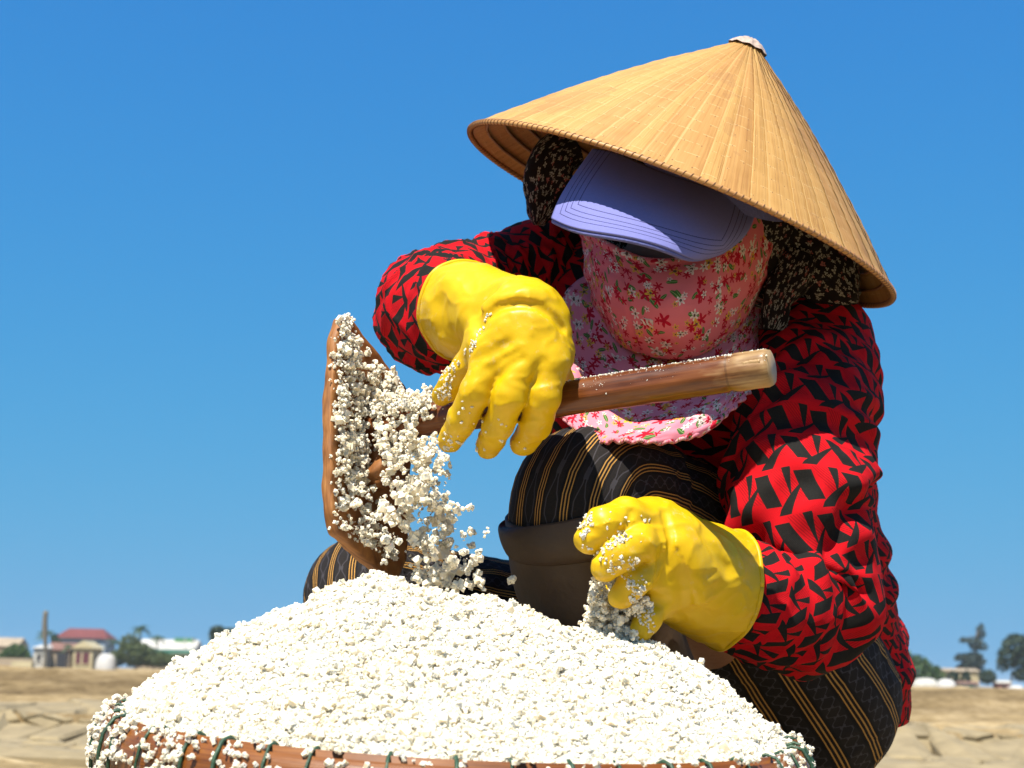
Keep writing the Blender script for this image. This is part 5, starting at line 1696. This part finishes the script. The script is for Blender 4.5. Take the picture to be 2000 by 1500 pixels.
def palm(label, px, y_crown, d, r_px, seed, lean=0.3):
    r = np.random.default_rng(seed); k = d / F_PX
    c = np.array([xat(px, d), yat(px, d), 0.0]); top = np.array([xat(px, d) + lean, yat(px, d), zat(px, y_crown, d)])
    t = empty('palm_tree', tuple(c)); tag(t, label, 'palm tree', 'palms in the village')
    v, f, u, _, _ = loft([(c[0], c[1], -.2, .17, .17), tuple(c * .5 + top * .5 + np.array([lean * .3, 0, 0])) + (.12, .12), tuple(top) + (.11, .11)], 12, 8, ref=(0, 1, 0), world=True)
    obj('trunk', v, f, M['v_trunk'], t, u)
    R = r_px * k
    for i in range(15):
        a, el = 2 * math.pi * i / 15 + r.uniform(-.2, .2), r.uniform(-0.2, 1.2)
        V, F = [], []
        hd = np.array([math.cos(a), math.sin(a), 0]); sd = np.array([-math.sin(a), math.cos(a), 0])
        L = R * r.uniform(.8, 1.15)
        pts = [top + hd * L * s * math.cos(el * (1 - .5 * s)) + np.array([0, 0, L * (s * math.sin(el) - 0.75 * s * s)]) for s in np.linspace(0, 1, 13)]
        for j in range(1, 13):
            w = L * 0.26 * math.sin(math.pi * (0.12 + 0.84 * j / 12)) + 0.05
            for sg in (-1, 1):
                b = len(V)
                V += [pts[j - 1], pts[j], pts[j] + sd * sg * w - np.array([0, 0, w * .55]) + hd * .15 * w]
                F.append([b, b + 1, b + 2])
        obj('frond', np.array(V), F, M['l_palm'], t, smooth=False)
palm('palm with trunk behind the grey field post', 84, 1236, D0 - 2, 22, 1, 0.1)
palm('short palm left of the bushy clump', 222, 1254, D0 + 4, 20, 2, -0.2)
palm('tallest palm rising over the bushes', 266, 1226, D0 + 6, 24, 3, 0.3)
palm('palm beside the long white roof', 298, 1246, D0 + 5, 20, 4, 0.5)
palm('low palm between the shed and the cream gabled house', 128, 1262, D0 - 3, 16, 5, 0.0)
leafy('bush', 'dark green bush left of the white house', 36, D0 - 2, [(30, 1276, 26, 18), (10, 1284, 18, 14), (48, 1286, 14, 14)], 900, 0.30, M['l_bush'], seed=11, cat='bush')
leafy('bush', 'broad olive green bush below the tallest palm', 262, D0, [(262, 1278, 40, 24), (226, 1286, 18, 16), (306, 1288, 34, 16), (250, 1256, 22, 18), (340, 1290, 26, 12)], 2600, 0.32, M['l_olive'], seed=12, cat='bush')
leafy('bush', 'dark green bush beside the blue house gable', 100, D0 + 8, [(100, 1246, 8, 10), (108, 1256, 8, 8)], 260, 0.25, M['l_dark'], seed=13, cat='bush')
leafy('tree', 'dark round tree showing beside the salt heap', 424, D0 - 20, [(422, 1240, 18, 18), (440, 1236, 14, 10), (456, 1234, 12, 7)], 900, 0.28, M['l_dark'], seed=14)
leafy('tree', 'bright green tree beside the crouching worker', 1795, D0 + 6, [(1790, 1312, 34, 32), (1770, 1300, 22, 30), (1822, 1320, 24, 22), (1760, 1325, 20, 22)], 2600, 0.32, M['l_bush'], seed=15)
leafy('bush', 'low dark bush in front of the cream farmhouse', 1866, D0 + 8, [(1862, 1324, 14, 14), (1886, 1326, 10, 16), (1928, 1322, 18, 14)], 900, 0.28, M['l_dark'], seed=16, cat='bush')
leafy('casuarina_tree', 'grey green wispy tree with a leaning top', 1902, D0 + 40, [(1900, 1290, 24, 16), (1908, 1258, 14, 14), (1918, 1234, 9, 16), (1886, 1250, 12, 6), (1922, 1262, 10, 8), (1880, 1284, 16, 8), (1896, 1306, 26, 12)], 1900, 0.34, M['l_needle'],
      [(1900, 1335), (1902, 1290), (1916, 1228)], seed=17)
leafy('casuarina_tree', 'big dark tree with leaning pale trunk', 1975, D0 + 10, [(1990, 1262, 30, 24), (1966, 1284, 20, 24), (2010, 1290, 30, 30), (1956, 1300, 12, 14), (2000, 1318, 24, 14)], 2600, 0.34, M['l_dark'],
      [(1972, 1330), (1980, 1300), (1992, 1262)], seed=18)

# grey wooden post out in the field
pd = 21.0
b = ground_at(88, pd)
b[2] = float(ground_height(np.array([b[0]]), np.array([b[1]]))[0][0]) - 0.05
pt_top = zat(86, 1192, pd)
st = [(b[0], b[1], b[2], .028, .028), (b[0] - .02, b[1], pt_top * .55, .026, .026), (b[0] - .045, b[1], pt_top * .72, .036, .036), (b[0] - .055, b[1], pt_top, .033, .033)]
v, f, u, _, _ = loft(st, 24, 10, lambda s, t_, V: 0.006 * fbm(V * 9.0, 2), ref=(0, 1, 0), world=True)
tag(obj('field_post', v, f, M['v_grey_wood'], None, u, loc=tuple(b)), 'thin weathered grey post standing alone in the field', 'post')

# ================================================================== sea haze over the flats
v, f = box(-9000, 9000, -40, 2700, -1.4, 14.0)
hz = obj('haze', v, f, None, None, smooth=False, loc=(0, 0, 0))
hm = bpy.data.materials.new('thin_sea_haze')
hm.use_nodes = True
hn = hm.node_tree
hn.nodes.clear()
ho = hn.nodes.new('ShaderNodeOutputMaterial')
hv = hn.nodes.new('ShaderNodeVolumePrincipled')
hv.inputs['Color'].default_value = (0.80, 0.88, 0.96, 1)
hv.inputs['Density'].default_value = 0.00022
hn.links.new(hv.outputs[0], ho.inputs['Volume'])
hz.data.materials.append(hm)
tag(hz, 'thin pale haze over the distant flats', 'haze', kind='stuff')
